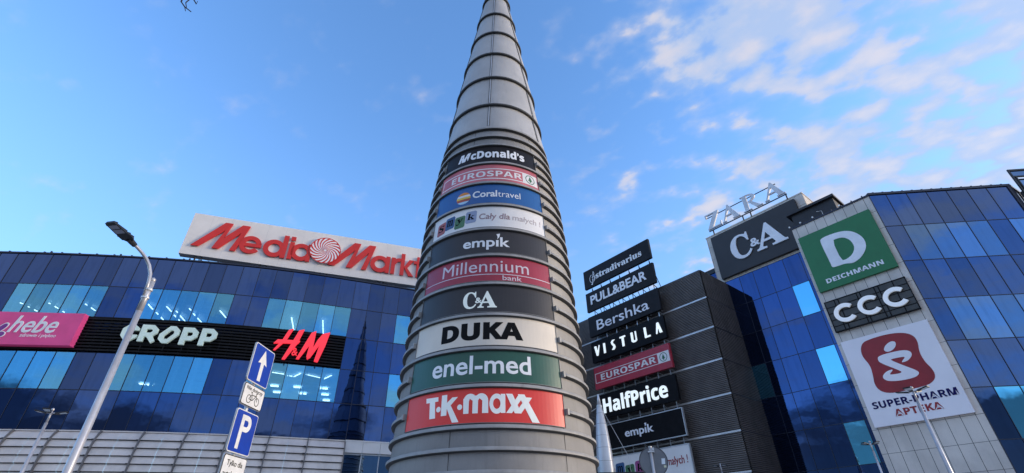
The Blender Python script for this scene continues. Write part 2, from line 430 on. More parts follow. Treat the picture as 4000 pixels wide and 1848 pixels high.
rf.face([tuple(MP[k] + Vector((0, 0, 21.45)) + Vector((.1, .3, 0))) for k in range(K0, K1 + 2)] + [(6, 75, 21.45), (-60, 75, 21.45)])
rf.build('roof', DKSTEEL, LB)
# louvred black sign band
lv = MB()
for k in range(K0, 3):
    F = LP(k)
    for i in range(11):
        z = 13.2 + i * .25; lv.box(F, 0, PW, z, z + .13, .16, .26)
    for uu in (.1, .75): lv.box(F, uu, uu + .05, 13.15, 15.9, .04, .15)
    lv.box(F, 0, PW, 15.86, 15.93, .0, .27)
lv.build('sign_band_louvres', BATTEN, LB)
# rooms behind the windows
it = MB(); iw = MB()
for zc_, zf in ((18.62, 15.8), (13.05, 10.2)):
    for k in range(K0, K1 + 1):
        F = LP(k); G2 = LP(min(k + 1, K1))
        a0, a1 = F(0, 0, -.3), F(PW, 0, -.3); b0, b1 = (a0[0] + (-3.5), a0[1] + 13), (a1[0] + (-3.5), a1[1] + 13)
        it.face([(a0[0], a0[1], zc_), (a1[0], a1[1], zc_), (b1[0], b1[1], zc_), (b0[0], b0[1], zc_)])
        it.face([(a0[0], a0[1], zf), (b0[0], b0[1], zf), (b1[0], b1[1], zf), (a1[0], a1[1], zf)])
        iw.face([(b0[0], b0[1], zf), (b1[0], b1[1], zf), (b1[0], b1[1], zc_), (b0[0], b0[1], zc_)])
        if (k, 1) in win: it.box(F, .20, .26, zf, zc_, -.75, -.35)
it.build('ceilings_and_floors', CEIL, LB); iw.build('inner_wall', INTW, LB)
LIN = [[(-42.17, 37.08), (-42.1, 37.31)], [(-42.14, 37.85), (-42.16, 38.83)], [(-39.82, 37.22), (-39.89, 38.3)], [(-39.98, 38.92), (-39.99, 39.24)], [(-36.9, 37.51), (-37.07, 38.9)], [(-31.64, 37.73), (-31.92, 38.83)], [(-32.03, 39.5), (-32.39, 41.11)], [(-30.37, 38.3), (-30.58, 39.34)], [(-30.79, 40.11), (-31.05, 41.4)], [(-30.09, 39.25), (-30.18, 39.63)], [(-30.25, 39.85), (-30.61, 41.48)], [(-28.65, 38.77), (-28.72, 39.14)], [(-28.9, 39.85), (-29.27, 41.87)], [(-26.22, 39.32), (-26.48, 40.86)], [(-20.52, 41.1), (-21.54, 44.29)], [(-17.86, 41.8), (-18.99, 45.24)]]
LOW = [[(-20.44, 39.98), (-19.64, 40.54)], [(-19.51, 40.91), (-19.18, 41.18)], [(-19.09, 41.29), (-18.16, 40.38)], [(-17.84, 40.71), (-16.98, 41.7)], [(-16.74, 42.05), (-15.78, 41.11)]]
def ceil_light(a, b, z, w_):
    a = Vector((*a, z)); b = Vector((*b, z)); t = (b - a).normalized(); s_ = Vector((-t.y, t.x, 0)) * w_ / 2; q = MB()
    q.hexa([a - s_ - Vector((0, 0, .05)), b - s_ - Vector((0, 0, .05)), b + s_ - Vector((0, 0, .05)), a + s_ - Vector((0, 0, .05)), a - s_, b - s_, b + s_, a + s_])
    tag(q.build('ceiling_light', LAMP), 'glowing strip light on a ceiling behind the blue windows of the curved building', 'ceiling light', 'strip lights seen through the office windows')
for a, b_ in LIN: ceil_light(a, b_, 18.4, .09)
for a, b_ in LOW: ceil_light(a, b_, 12.95, .09)
for x, y in [(-21.88, 43.9), (-22.51, 45.96), (-19.97, 44.41), (-20.3, 46.54), (-17.72, 44.96), (-18.31, 47.02), (-18.88, 49.09), (-33.16, 42.66), (-32.66, 42.95)]:
    q = MB(); q.box(lambda u, z, dd, x=x, y=y: (x + u * .94 - dd * .34, y + u * .34 + dd * .94, z), -.34 if x > -30 else -.2, .34 if x > -30 else .2, 12.9, 12.95, -.22, .22)
    tag(q.build('ceiling_light', LAMP), 'glowing square light panel on a ceiling behind the lower blue windows', 'ceiling light', 'square ceiling lights seen through the lower windows')
# grey base: lapped bands between ribs, bulging outwards
def bulge(z):
    t = max(0.0, 7.53 - z); return .62 * (1 - math.exp(-t / .7))
zs = [7.50, 6.91, 6.38, 5.86, 5.36, 4.86, 4.36, 3.86, 3.36, 2.86, 2.36, 1.86, 1.36, .86, .36, -.14, -.64, -1.14, GZ]
bs = MB(); bd = MB(); rb = MB()
for k in range(K0, 4):
    F = LP(k)
    for z1, z0 in zip(zs, zs[1:]):
        s0, s1 = bulge(z0), bulge(z1)
        A = [(s1 + .01, z1 - .05), (s1 * .6 + s0 * .4 + .07, z1 * .6 + z0 * .4), (s0 + .12, z0 + .03), (s0 + .12, z0)]
        ue = PW - .0
        for (da, za), (db, zb_) in zip(A, A[1:]): bs.face([F(0, zb_, db), F(ue, zb_, db), F(ue, za, da), F(0, za, da)])
        bd.face([F(0, z0, s0 + .12), F(ue, z0, s0 + .12), F(ue, z0 - .05, s0 + .01), F(0, z0 - .05, s0 + .01)])  # near-black lap underside: the ledge shadow put into the colour
    bs.box(F, 0, PW, 7.46, 7.54, -.02, .12)
for k in range(K0, 5, 2):
    F = LP(min(k, K1)); rb = MB()
    pts = [(bulge(z), z) for z in zs]
    for (d1_, z1), (d0_, z0) in zip(pts, pts[1:]):
        rb.hexa([F(-.04, z0, d0_ - .05), F(.04, z0, d0_ - .05), F(.04, z0, d0_ + .26), F(-.04, z0, d0_ + .26), F(-.04, z1, d1_ - .05), F(.04, z1, d1_ - .05), F(.04, z1, d1_ + .26), F(-.04, z1, d1_ + .26)])
        if k < 4: rb.box(F, -.22, -.045, z0 - .055, z0 + .02, d0_ + .125, d0_ + .17, 1)  # dark blocks beside each rib, shadow painted as colour
    rb.build('base_rib', [RIBM, BASEDK], LB)
bs.build('base_cladding', BASEM, LB); bd.build('base_lap_shade', BASEDK, LB)
en = MB(); eg = MB(); ef = MB()
for k in range(4, K1 + 1):
    F = LP(k)
    en.box(F, 0, PW - .015, 6.62, 7.5, -.1, .35); en.box(F, 0, PW, 7.44, 7.53, .0, .38)
    eg.face([F(.03, GZ, .05), F(PW - .03, GZ, .05), F(PW - .03, 6.5, .05), F(.03, 6.5, .05)], rp())
    ef.box(F, -.03, .03, GZ, 6.55, 0, .16); ef.box(F, .03, PW - .03, 6.5, 6.6, .0, .14); ef.box(F, .03, PW - .03, 2.0, 2.08, .06, .13)
    ef.box(F, -.015, .015, 6.45, 6.75, .18, .42)
en.build('entrance_fascia', BOARDW, LB); eg.build('entrance_glazing', RVIS, LB); ef.build('entrance_frame', STEEL, LB)

# ------------------------------------------------------------------ signs on the left building
FM = plane((-29.4, 35.89), 19.5)
T = thing('roof_sign', 'long white rooftop sign with huge red letters and a red and white swirl disc', 'sign', tuple(FM(12.5, 21.5, -.3)))
b = MB(); b.box(FM, 0, 25, 22.4, 26.75, -.7, 0)
for i in range(1, 16): b.box(FM, i * 1.6 - .004, i * 1.6 + .004, 22.42, 26.73, 0, .003, 1)
b.build('sign_board', [BOARDW, SILV], T)
b = MB(); tb, tm = 23.27, 26.1
def mm_M(u):
    poly(b, FM, [[(u, tb), (u + .60, tb), (u + 2.28, 25.30), (u + 1.68, tb), (u + 2.20, tb), (u + 3.62, 25.25), (u + 3.10, tb), (u + 3.56, tb), (u + 4.20, tm), (u + 3.55, tm), (u + 2.35, 24.45), (u + 2.72, tm), (u + 2.10, tm)]], .13, .06)
mm_M(.68); mm_M(12.3)
def mm_ring(c, gap=None):
    if gap: poly(b, FM, [band(c, 24.17, .93, .93, .42, gap[0], gap[1], 30)], .13, .06)
    else: poly(b, FM, [ell(c, 24.17, .93, .93), ell(c, 24.17, .5, .5)], .13, .06)
mm_ring(5.33, (12, 325)); poly(b, FM, [rect(4.6, 6.25, 23.98, 24.32)], .13, .062)
mm_ring(7.35); poly(b, FM, [rect(8.0, 8.42, 23.27, 25.72)], .134, .064)
poly(b, FM, [rect(8.62, 9.02, 23.27, 25.12)], .13, .06); poly(b, FM, [rect(8.62, 9.02, 25.3, 25.72)], .13, .06)
mm_ring(9.75); poly(b, FM, [rect(10.25, 10.62, 23.27, 25.12)], .134, .064)
mm_ring(17.1); poly(b, FM, [rect(17.65, 18.05, 23.27, 25.12)], .134, .064)
poly(b, FM, [rect(18.2, 18.58, 23.27, 25.12)], .13, .06); poly(b, FM, [band(19.0, 24.4, .72, .72, .38, 80, 175, 12)], .134, .064)
poly(b, FM, [rect(19.12, 19.50, 23.27, 25.72)], .13, .06); poly(b, FM, [[(19.48, 24.2), (19.95, 25.1), (20.42, 25.1), (19.8, 24.15), (20.5, 23.27), (20.0, 23.27)]], .134, .064)
poly(b, FM, [rect(20.72, 21.1, 23.27, 25.6)], .13, .06); poly(b, FM, [rect(20.42, 21.5, 24.75, 25.08)], .134, .064)
sc_, sz_ = 11.83, 24.72
b.build('lettering', REDM, T)
b = MB(); poly(b, FM, [ell(sc_, sz_, 1.4, 1.4, 48)], .2, .05); b.build('swirl_disc', WHITE, T)
b = MB(); poly(b, FM, [ell(sc_, sz_, 1.43, 1.43, 48), ell(sc_, sz_, 1.36, 1.36, 48)], .05, .215)
NR = 17
for i in range(NR):
    a0 = i * 360 / NR; pa, pb_ = [], []
    for j in range(9):
        rr = .12 + 1.25 * j / 8; tw = -95 * (rr / 1.4) ** .8; hw = 360 / NR * (.30 + .02 * j)
        pa.append((sc_ + rr * math.cos(R(a0 + tw)), sz_ + rr * math.sin(R(a0 + tw)))); pb_.append((sc_ + rr * math.cos(R(a0 + tw + hw)), sz_ + rr * math.sin(R(a0 + tw + hw))))
    poly(b, FM, [pa + pb_[::-1]], .05, .217)
b.build('swirl', REDM, T)
b = MB()
for u in (1.3, 6.6, 11.9, 17.2, 22.5):
    b.tube([FM(u, 21.4, -.25), FM(u, 22.45, -.25)], .07); b.tube([FM(u + .5, 21.4, -.25), FM(u + .5, 22.45, -.25)], .05); b.tube([FM(u, 21.5, -2.2), FM(u, 23.6, -.75)], .05)
    b.tube([FM(u + .3, 22.42, -.1), FM(u + 2.5, 21.5, -.1)], .015, 5)
b.build('support_frame', DKSTEEL, T)

FH = plane((-36, 34.0), 6)
T = thing('shop_sign', 'pink box sign with white lowercase lettering and a purple flower on the black band', 'sign', tuple(FH(-1, 13.37)), None)
b = MB(); b.box(FH, -5.2, 2.69, 13.37, 15.95, -.5, 0); b.build('sign_box', PINK, T)
b = MB(); letters(b, FH, 'hebe', -2.12, 1.22, 14.31, 15.66, .03, 'reg', .012, .30, 'h')
letters(b, FH, 'zdrowie i pi', -1.1, .68, 13.98, 14.15, .012, 'reg', .008, .2, 'x'); letters(b, FH, 'e', .70, .84, 13.98, 14.15, .012, 'reg', .008, .2, 'x')
poly(b, FH, [bar((.80, 13.98), (.77, 13.90), .02)], .012); letters(b, FH, 'kno', .87, 1.43, 13.98, 14.15, .012, 'reg', .008, .2, 'x')
b.build('lettering', WHITE, T)
b = MB(); c_ = MB()
def petal(cx, cz, L, wd, an):
    o_, i_ = [], []
    for j in range(24):
        t = 2 * math.pi * j / 24; x = L / 2 * math.cos(t); y = wd / 2 * math.sin(t) * (1 - .35 * math.cos(t) * -1)
        for s_, lst in ((1, o_), (.84, i_)):
            X, Y = x * s_ + L / 2, y * s_; lst.append((cx + X * math.cos(R(an)) - Y * math.sin(R(an)), cz + X * math.sin(R(an)) + Y * math.cos(R(an))))
    poly(b, FH, [o_, i_], .03); poly(c_, FH, [i_], .02)
for an, L in ((52, 1.25), (8, .95), (100, 1.2), (150, 1.2), (200, 1.0), (330, .7)): petal(-3.05, 14.05, L, .45, an)
b.build('flower_outline', WHITE, T); c_.build('flower_petals', PURP, T)

FC = plane((-29, 35.1), 11)
T = thing('shop_sign', 'pale mint angular capital letters standing on the black louvred band', 'sign', tuple(FC(2, 13.8)))
b = MB(); zl, zt = 13.92, 15.22
def cro(loops, d0=.0): poly(b, FC, loops, .18, d0)
cro([[(-1.25, 14.3), (-1.25, 14.85), (-.88, 15.22), (-.5, 15.22), (-.12, 14.95), (-.12, 14.75), (-.5, 14.75), (-.6, 14.86), (-.8, 14.86), (-.9, 14.75), (-.9, 14.4), (-.8, 14.28), (-.6, 14.28), (-.5, 14.4), (-.12, 14.4), (-.12, 14.2), (-.5, 13.9), (-.88, 13.9)]])
cro([[(.02, 13.9), (.02, 15.25), (.85, 15.25), (1.2, 14.95), (1.2, 14.6), (.95, 14.38), (1.22, 13.98), (1.0, 13.8), (.55, 14.3), (.4, 14.3), (.4, 13.9)], [(.4, 14.62), (.75, 14.62), (.85, 14.72), (.85, 14.82), (.75, 14.92), (.4, 14.92)]])
cro([[(1.42, 14.15), (1.42, 14.55), (2.0, 15.24), (2.4, 15.24), (2.75, 14.95), (2.75, 14.55), (2.15, 13.85), (1.75, 13.85)], [(1.76, 14.2), (1.76, 14.45), (2.12, 14.9), (2.28, 14.9), (2.4, 14.78), (2.4, 14.62), (2.05, 14.18)]])
for u in (2.95, 4.33): cro([[(u, 13.8), (u, 15.2), (u + .8, 15.2), (u + 1.15, 14.9), (u + 1.15, 14.45), (u + .8, 14.15), (u + .38, 14.15), (u + .38, 13.8)], [(u + .38, 14.5), (u + .7, 14.5), (u + .8, 14.6), (u + .8, 14.74), (u + .7, 14.84), (u + .38, 14.84)]])
b.build('lettering', MINT, T)
b = MB()
for u in (-.9, .3, 1.9, 3.2, 4.6): b.box(FC, u, u + .05, 13.3, 13.95, -.1, -.03)
b.box(FC, -1.1, 5.3, 13.75, 13.8, -.1, -.04); b.build('mounting_rail', BATTEN, T)

FN = plane((-18, 38.3), 19.5)
T = thing('shop_sign', 'glowing red brush script letters with an ampersand on the end of the black band', 'sign', tuple(FN(0, 13.3)))
b = MB()
def hm(p, d0=.0): poly(b, FN, [p], .2, d0)
hm([(-.95, 13.3), (-.72, 13.3), (-.05, 14.7), (.25, 15.98), (-.15, 15.85), (-.5, 14.7)])            # H right stem
hm([(-1.75, 14.0), (-1.6, 14.0), (-.95, 14.9), (-.6, 15.95), (-.95, 15.8), (-1.25, 14.9)], .002)     # H left stem
hm([(-1.85, 14.55), (-1.45, 14.6), (.0, 14.72), (.12, 14.95), (-.7, 14.95), (-1.6, 14.9)], .004)
hm([(.1, 13.42), (.32, 13.42), (1.0, 14.9), (1.2, 15.95), (.85, 15.75), (.6, 15.0)])                 # M
hm([(.93, 15.2), (1.2, 15.95), (1.22, 13.9), (1.0, 13.45), (.85, 13.7)], .002)
hm([(.9, 13.5), (1.15, 13.6), (1.85, 15.2), (2.3, 15.95), (1.75, 15.75), (1.45, 15.2)], .004)
hm([(1.5, 13.35), (1.8, 13.3), (2.15, 14.8), (2.32, 15.95), (1.9, 15.7), (1.65, 14.6)], .006)
letters(b, FN, '&', -.32, .12, 13.72, 14.38, .15, 'sans')
b.build('lettering', REDL, T)
b = MB(); b.box(FN, -1.0, 1.6, 13.62, 13.68, -.12, -.04); b.tube([FN(-.8, 13.2, -.05), FN(-.8, 13.1, .05)], .05); b.tube([FN(1.65, 13.2, -.05), FN(1.65, 13.1, .05)], .05); b.build('mounting_rail', BATTEN, T)

# ================================================================== RIGHT BUILDING
AZ = -50.55; a_ = R(AZ)
def RF(n0):
    ux, uy = math.cos(a_), math.sin(a_); nx, ny = math.sin(a_), -math.cos(a_)
    def F(u, z, dd=0.0): return (u * ux - (n0 - dd) * nx, u * uy - (n0 - dd) * ny, z)
    return F
RB = thing('glass_shopping_centre', 'blue glass building at the right with a pale stone pier and stone topped tower', 'building', (26, 32, GZ))
FG = plane((26.239, 28.09), -4.86)
RR_ = [21.5, 18.75, 15.95, 13.15, 10.35, 7.53, 4.72, 1.92, -.88]
UM = [0, 1.19, 2.6, 3.97, 5.34, 6.71, 8.07, 9.45]
w = MB(); mu = MB()
for i in range(7):
    for r_ in range(8):
        if r_ in (1, 3, 5) and 1 <= i <= 6 and not (r_ == 1 and i == 5):
            q = MB(); q.face([FG(UM[i] + .02, RR_[r_ + 1] + .025), FG(UM[i + 1] - .02, RR_[r_ + 1] + .025), FG(UM[i + 1] - .02, RR_[r_] - .025), FG(UM[i] + .02, RR_[r_] - .025)], rp())
            q.build('window', BVIS if r_ == 5 else RVIS, RB)
        else: w.face([FG(UM[i], RR_[r_ + 1]), FG(UM[i + 1], RR_[r_ + 1]), FG(UM[i + 1], RR_[r_]), FG(UM[i], RR_[r_])], rp())
for u in UM: mu.box(FG, u - .018, u + .018, GZ, 21.5, -.05, .025)
for z in RR_: mu.box(FG, .02, 9.43, z - .022, z + .022, -.05, .023)
mu.box(FG, -.05, 9.7, 21.5, 21.68, -.5, .08)
for i in range(14): mu.box(FG, .3 + i * .68, .42 + i * .68, 21.68, 21.74, -.1, .05)
mu.box(FG, 9.47, 9.75, GZ, 21.5, -.05, .06)
w.face([FG(0, GZ), FG(9.45, GZ), FG(9.45, -.88), FG(0, -.88)], rp())
w.build('glass_wing_cladding', WING, RB)
# pier
FP = RF(38.11); FB = RF(42.2)
p = MB(); jt = MB()
p.box(FP, -10.66, -5.04, GZ, 21.45, -4.0, 0)
p.build('stone_pier', STONE, RB)
jv = [-10.33 + .7 * i for i in range(8)]
for u in jv: jt.box(FP, u - .012, u + .012, GZ, 21.44, 0, .003)
z = 21.5 - 1.38
while z > GZ:
    jt.box(FP, -10.65, -5.05, z - .009, z + .009, .0005, .0035); z -= 1.402
jt.build('stone_joints', JOINT, RB)
mu.box(FP, -10.72, -5.02, 21.45, 21.58, -4.0, .07)
for i in range(8): mu.box(FP, -10.5 + i * .72, -10.42 + i * .72, 21.58, 21.66, -.05, .1)
# recessed blue wall
UB = [-27.3, -25.9, -24.5, -23.1, -21.7, -20.3, -18.92, -17.55, -16.22, -14.8, -13.44, -12.02, -11.75, -10.64]
w2 = MB()
for i in range(len(UB) - 1):
    for r_ in range(8):
        br = (i == 10 and r_ in (1, 3, 5)) or (i == 6 and r_ == 3)
        if br:
            q = MB(); q.face([FB(UB[i] + .02, RR_[r_ + 1] + .025), FB(UB[i + 1] - .02, RR_[r_ + 1] + .025), FB(UB[i + 1] - .02, RR_[r_] - .025), FB(UB[i] + .02, RR_[r_] - .025)], (1, .5, .5))
            q.build('window', BVIS, RB)
        else: w2.face([FB(UB[i], RR_[r_ + 1]), FB(UB[i + 1], RR_[r_ + 1]), FB(UB[i + 1], RR_[r_]), FB(UB[i], RR_[r_])], (random.random(), .45 + .1 * random.random(), .45 + .1 * random.random()))
for u in UB: mu.box(FB, u - .018, u + .018, GZ, 21.5, -.05, .025)
for z in RR_: mu.box(FB, -27.3, -10.64, z - .02, z + .02, -.05, .022)
w2.build('recessed_glass_cladding', SPAN, RB)
# stone head of the stair tower
p = MB(); p.box(FB, -19.6, -9.9, 21.46, 26.75, -7, 0.06); p.box(FB, -19.64, -9.86, 26.75, 26.86, -7.04, .1)
p.build('stone_tower_head', STONE, RB)
jt = MB()
for i in range(15): jt.box(FB, -19.55 + i * .69, -19.535 + i * .69, 21.5, 26.7, .06, .064)
for z in (22.8, 24.2, 25.6): jt.box(FB, -19.59, -9.91, z - .008, z + .008, .0605, .0635)
FS = plane(FB(-9.9, 0, 0)[:2], AZ + 90)
for z in (22.8, 24.2, 25.6): jt.box(FS, 0.02, 7, z - .008, z + .008, .001, .004)
jt.build('tower_head_joints', JOINT, RB)
# body of the building behind its fronts
rq = MB(); C_ = [FB(-27.3, 0)[:2], FB(-10.7, 0)[:2], FP(-10.6, 0)[:2], FP(-5.1, 0)[:2], FG(9.7, 0)[:2], (48, 60), (12, 74)]
rq.face([(x, y, 21.4) for x, y in C_]); rq.build('roof', DKSTEEL, RB)
rq = MB()
for (xa, ya), (xb, yb) in ((C_[5], C_[6]), (C_[6], C_[0])): rq.face([(xa, ya, GZ), (xb, yb, GZ), (xb, yb, 21.4), (xa, ya, 21.4)])
(xa, ya), (xb, yb) = FG(9.8, 0, -4)[:2], C_[5]; rq.face([(xa, ya, GZ), (xb, yb, GZ), (xb, yb, 21.4), (xa, ya, 21.4)])
rq.build('rear_wall', DKBOX, RB)
# plant room
FQ = RF(38.9)
p = MB(); p.box(FQ, -10.55, -7.3, 21.5, 23.1, -1.9, 0); p.box(FQ, -10.85, -7.12, 23.1, 23.3, -2.2, .25)
p.build('plant_room', DKBOX, RB)
p = MB()
for u in (-10.75, -9.9, -8.95, -7.0): p.box(FP, u, u + .10, 21.6, 21.72, .0, .18)
p.tube([FP(-8.2, 21.55, -.1), FP(-8.2, 22.0, -.1), FP(-8.5, 22.0, .1)], .02, 6)
p.build('roof_floodlights', mat('small_lamp', (.8, .8, .8), .4), RB)
mu.build('mullion_grid', MULL, RB)
# far right glazed corner tower and dark return
p = MB()
FG2 = plane(FG(9.75, 0, -.05)[:2], 30)
p.face([FG2(0, GZ), FG2(5, GZ), FG2(5, 21.5), FG2(0, 21.5)]); p.build('dark_return_wall', mat('dark_glass_wall', (.02, .024, .035), .15, .6), RB)
p = MB()
for z in (18.9, 16.1, 13.3): p.box(FG2, 0, 5, z, z + .12, 0, .05)
for u in (1.3, 2.8): p.box(FG2, u, u + .07, GZ, 21.4, 0, .05)
p.box(FG2, 0, 5, 21.45, 21.65, -.3, .08)
p.build('return_wall_frame', MULL, RB)
FR = plane(FG(9.95, 0, .35)[:2], -4.86)
p = MB()
p.box(FR, .0, .1, GZ, 22.75, -.1, 0); p.box(FR, .1, 6, 22.6, 22.75, -.1, 0); p.box(FR, .1, 6, 22.05, 22.15, -.1, 0); p.box(FR, .18, .26, GZ, 22.05, -.08, .02)
p.box(FR, .26, 6, 21.8, 21.86, -.1, .0); p.box(FR, .26, 6, 21.0, 21.06, -.1, 0); p.box(FR, 1.5, 1.58, GZ, 22.6, -.08, .015); p.build('corner_tower_frame', DKSTEEL, RB)
p = MB(); p.face([FR(.1, 22.15, -.06), FR(1.5, 22.15, -.06), FR(1.5, 22.6, -.06), FR(.1, 22.6, -.06)], rp()); p.face([FR(.26, 21.06, -.06), FR(1.5, 21.06, -.06), FR(1.5, 21.8, -.06), FR(.26, 21.8, -.06)], rp()); p.build('corner_tower_glazing', RVIS, RB)
p = MB(); p.box(FR, .26, 6, GZ, 21.0, -.5, -.04); p.build('corner_tower_wall', mat('grey_render', (.10, .10, .11), .7), RB)
# building further back on the left of the stair tower
p = MB(); FBK = RF(46); p.box(FBK, -27, -19.0, GZ, 24.9, -8, 0); p.build('rear_block', SPAN, RB)
p = MB(); p.box(FBK, -27.1, -19.0, 24.9, 25.4, -8, .1); p.build('rear_block_coping', DKSTEEL, RB)

# ================================================================== DARK CORRUGATED BLOCK
DB = thing('corrugated_hall', 'black horizontally corrugated building block carrying a column of shop signs', 'building', (14, 42, GZ))
FD = RF(37.6); zt_ = 21.1
cb = MB(); cs = MB(); st_ = .14; z = GZ
FDS = plane(FD(-18.9, 0, 0)[:2], AZ + 90)       # side face, u runs away from the viewer
prof = []
while z < zt_ - .01:
    z1 = min(z + st_, zt_); prof += [(z, 0.0), (z + st_ * .36, 0.0), (z + st_ * .42, .11), (z + st_ * .94, .11)]; z = z1
prof.append((zt_, 0))
for (za, da), (zb_, db) in zip(prof, prof[1:]):
    cb.face([FD(-36, za, da), FD(-18.86, za, da), FD(-18.86, zb_, db), FD(-36, zb_, db)])
    cs.face([FDS(-.0, za, da), FDS(4.6, za, da), FDS(4.6, zb_, db), FDS(0, zb_, db)])
cb.build('front_wall', CORR, DB); cs.build('side_wall', CORR, DB)
p = MB()
p.box(FD, -36, -18.86, zt_, zt_ + .1, -.4, .14); p.build('roof_trim', mat('grey_trim', (.12, .12, .13), .5, .4), DB)
p = MB(); p.box(FDS, -.06, 4.6, zt_ - .02, zt_ + .1, -.4, .07); 
for z in (18.47, 15.72, 12.94, 10.16, 7.40, 4.60, 1.8): p.box(FDS, .06, 4.6, z - .03, z + .03, .03, .12)
p.build('side_trim', DKSTEEL, DB)
p = MB()
for z in (18.47, 15.72, 12.94, 10.16, 7.40, 4.60, 1.8): p.box(FD, -36, -18.84, z - .06, z + .07, .03, .13)
p.build('aluminium_band', CORRT, DB)
p = MB(); p.box(FD, -36, -19.0, GZ, zt_ - .03, -4.55, -.1); p.build('roof', DKSTEEL, DB)

# signs on the dark block
FSN = RF(36.5); U_0, U_1 = -31.8, -22.86
def boardsign(label, z0, z1, m, frame=None, th=.28):
    T = thing('shop_sign', label, 'sign', tuple(FSN((U_0 + U_1) / 2, z0, -th)), 'shop signs stacked on the corrugated wall')
    q = MB(); q.box(FSN, U_0, U_1, z0, z1, -th, 0); q.build('sign_board', m, T)
    if frame:
        q = MB()
        for r4 in ((U_0, U_1, z1 + .0, z1 + .07), (U_0, U_1, z0 - .07, z0), (U_1, U_1 + .07, z0 - .07, z1 + .07), (U_0 - .07, U_0, z0 - .07, z1 + .07)): q.box(FSN, *r4, -.2, .03)
        q.build('frame', STEEL, T)
    return T
def brackets(T, z0, z1, wall=True, m=STEEL, legs=False):
    q = MB()
    for i in range(7):
        u = U_0 + .7 + i * 1.28
        if wall:
            q.box(FSN, u, u + .07, z0, z1, -.35, -.29); q.box(FSN, u, u + .05, z1 - .05, z1, -1.07, -.3); q.box(FSN, u, u + .05, z0 + .06, z0 + .11, -1.07, -.3)
        if legs:
            q.tube([FSN(u, z0, -.4), FSN(u, z1, -.4)], .035, 6)
            q.tube([FSN(u, z1, -.4), FSN(u + .1, z0, -1.6)], .035, 6)
    q.build('brackets', m, T)
def put(T, name, m, fn):
    q = MB(); fn(q); return q.build(name, m, T)
S1 = boardsign('black rooftop sign with pale serif letters and a clef emblem, topmost of the stack', 24.05, 26.25, CHAR)
brackets(S1, 21.15, 24.1, False, DKSTEEL, True)
put(S1, 'lettering', WHITE, lambda q: letters(q, FSN, 'stradivarius', -30.05, -23.85, 24.72, 25.45, .04, 'serif', .012, 0, 'd'))
def clef(q):
    poly(q, FSN, [band(-30.55, 24.98, .40, .50, .05, 100, 420, 26)], .03, .001); poly(q, FSN, [band(-30.42, 24.95, .22, .26, .05, -150, 150, 20)], .03, .002)
    poly(q, FSN, [bar((-30.35, 25.75), (-30.58, 24.35), .06)], .03, .003); poly(q, FSN, [ell(-30.66, 24.33, .10, .09, 14)], .03, .004)
    poly(q, FSN, [band(-30.36, 25.5, .13, .26, .05, -70, 110, 14)], .03, .005)
put(S1, 'emblem', PALE, clef)
S2 = boardsign('black rooftop sign with pale narrow capital letters and an ampersand, second from the top', 21.33, 23.5, CHAR)
brackets(S2, 20.8, 21.4, False, DKSTEEL, True)
put(S2, 'lettering', PALE, lambda q: letters(q, FSN, 'PULL&BEAR', -31.15, -23.75, 22.02, 23.02, .04, 'reg', .024))
S3 = boardsign('black sign with thin pale rounded letters, third from the top of the stack', 18.53, 20.73, CHAR)
brackets(S3, 18.7, 20.5)
put(S3, 'lettering', PALE, lambda q: letters(q, FSN, 'Bershka', -30.7, -24.1, 19.0, 20.05, .04, 'reg', .004, 0, 'B'))
S4 = boardsign('black sign with widely spaced glowing white art deco capitals', 15.8, 17.92, BLACK)
brackets(S4, 15.2, 18.5)
def vist(q):
    zb, zt = 16.38, 17.38
    xs = [-31.35, -30.15, -29.15, -28.0, -26.65, -25.1, -23.75]
    h = lambda p, dd=.0: poly(q, FSN, [p], .08, dd)
    x = xs[0]; h([(x, zt), (x + .26, zt), (x + .36, zb + .35), (x + .62, zt), (x + .7, zt), (x + .42, zb), (x + .22, zb)])
    x = xs[1]; h(rect(x, x + .22, zb, zt))
    x = xs[2]; h([(x + .02, zb + .05), (x + .3, zb), (x + .5, zb + .22), (x + .42, zb + .48), (x + .2, zb + .72), (x + .28, zb + .86), (x + .5, zt - .02), (x + .2, zt), (x + .0, zt - .2), (x + .06, zb + .6), (x + .26, zb + .32), (x + .2, zb + .18)])
    x = xs[3]; h(rect(x, x + .66, zt - .14, zt)); h(rect(x + .22, x + .45, zb, zt - .13), .001)
    x = xs[4]; h([(x, zt), (x + .22, zt), (x + .22, zb + .22), (x + .4, zb + .14), (x + .5, zb + .2), (x + .5, zt), (x + .62, zt), (x + .62, zb + .1), (x + .45, zb), (x + .15, zb), (x, zb + .12)])
    x = xs[5]; h([(x, zt), (x + .22, zt), (x + .22, zb + .14), (x + .62, zb + .14), (x + .62, zb), (x, zb)])
    x = xs[6]; h([(x - .1, zb), (x + .02, zb), (x + .2, zb + .62), (x + .3, zb), (x + .58, zb), (x + .32, zt), (x + .12, zt)])
put(S4, 'lettering', WLIT, vist)
S5 = boardsign('crimson sign with outlined wide white capitals and a green fir tree roundel', 13.12, 15.26, ROSE2)
brackets(S5, 12.5, 15.85)
def eurobox(q, F, u0, u1, z0, z1, t, ue, dd, cut=None):
    poly(q, F, [rect(u0, u1, z0, z1), rect(u0 + t, ue, z0 + t * .9, z1 - t * .9)], dd, .0, 0, cut)
put(S5, 'outline', SMW, lambda q: eurobox(q, FSN, -31.68, -22.98, 13.70, 14.66, .06, -24.2, .012))
put(S5, 'lettering', SMW, lambda q: letters(q, FSN, 'EUROSPAR', -30.95, -24.4, 13.90, 14.47, .03, 'sans', 0))
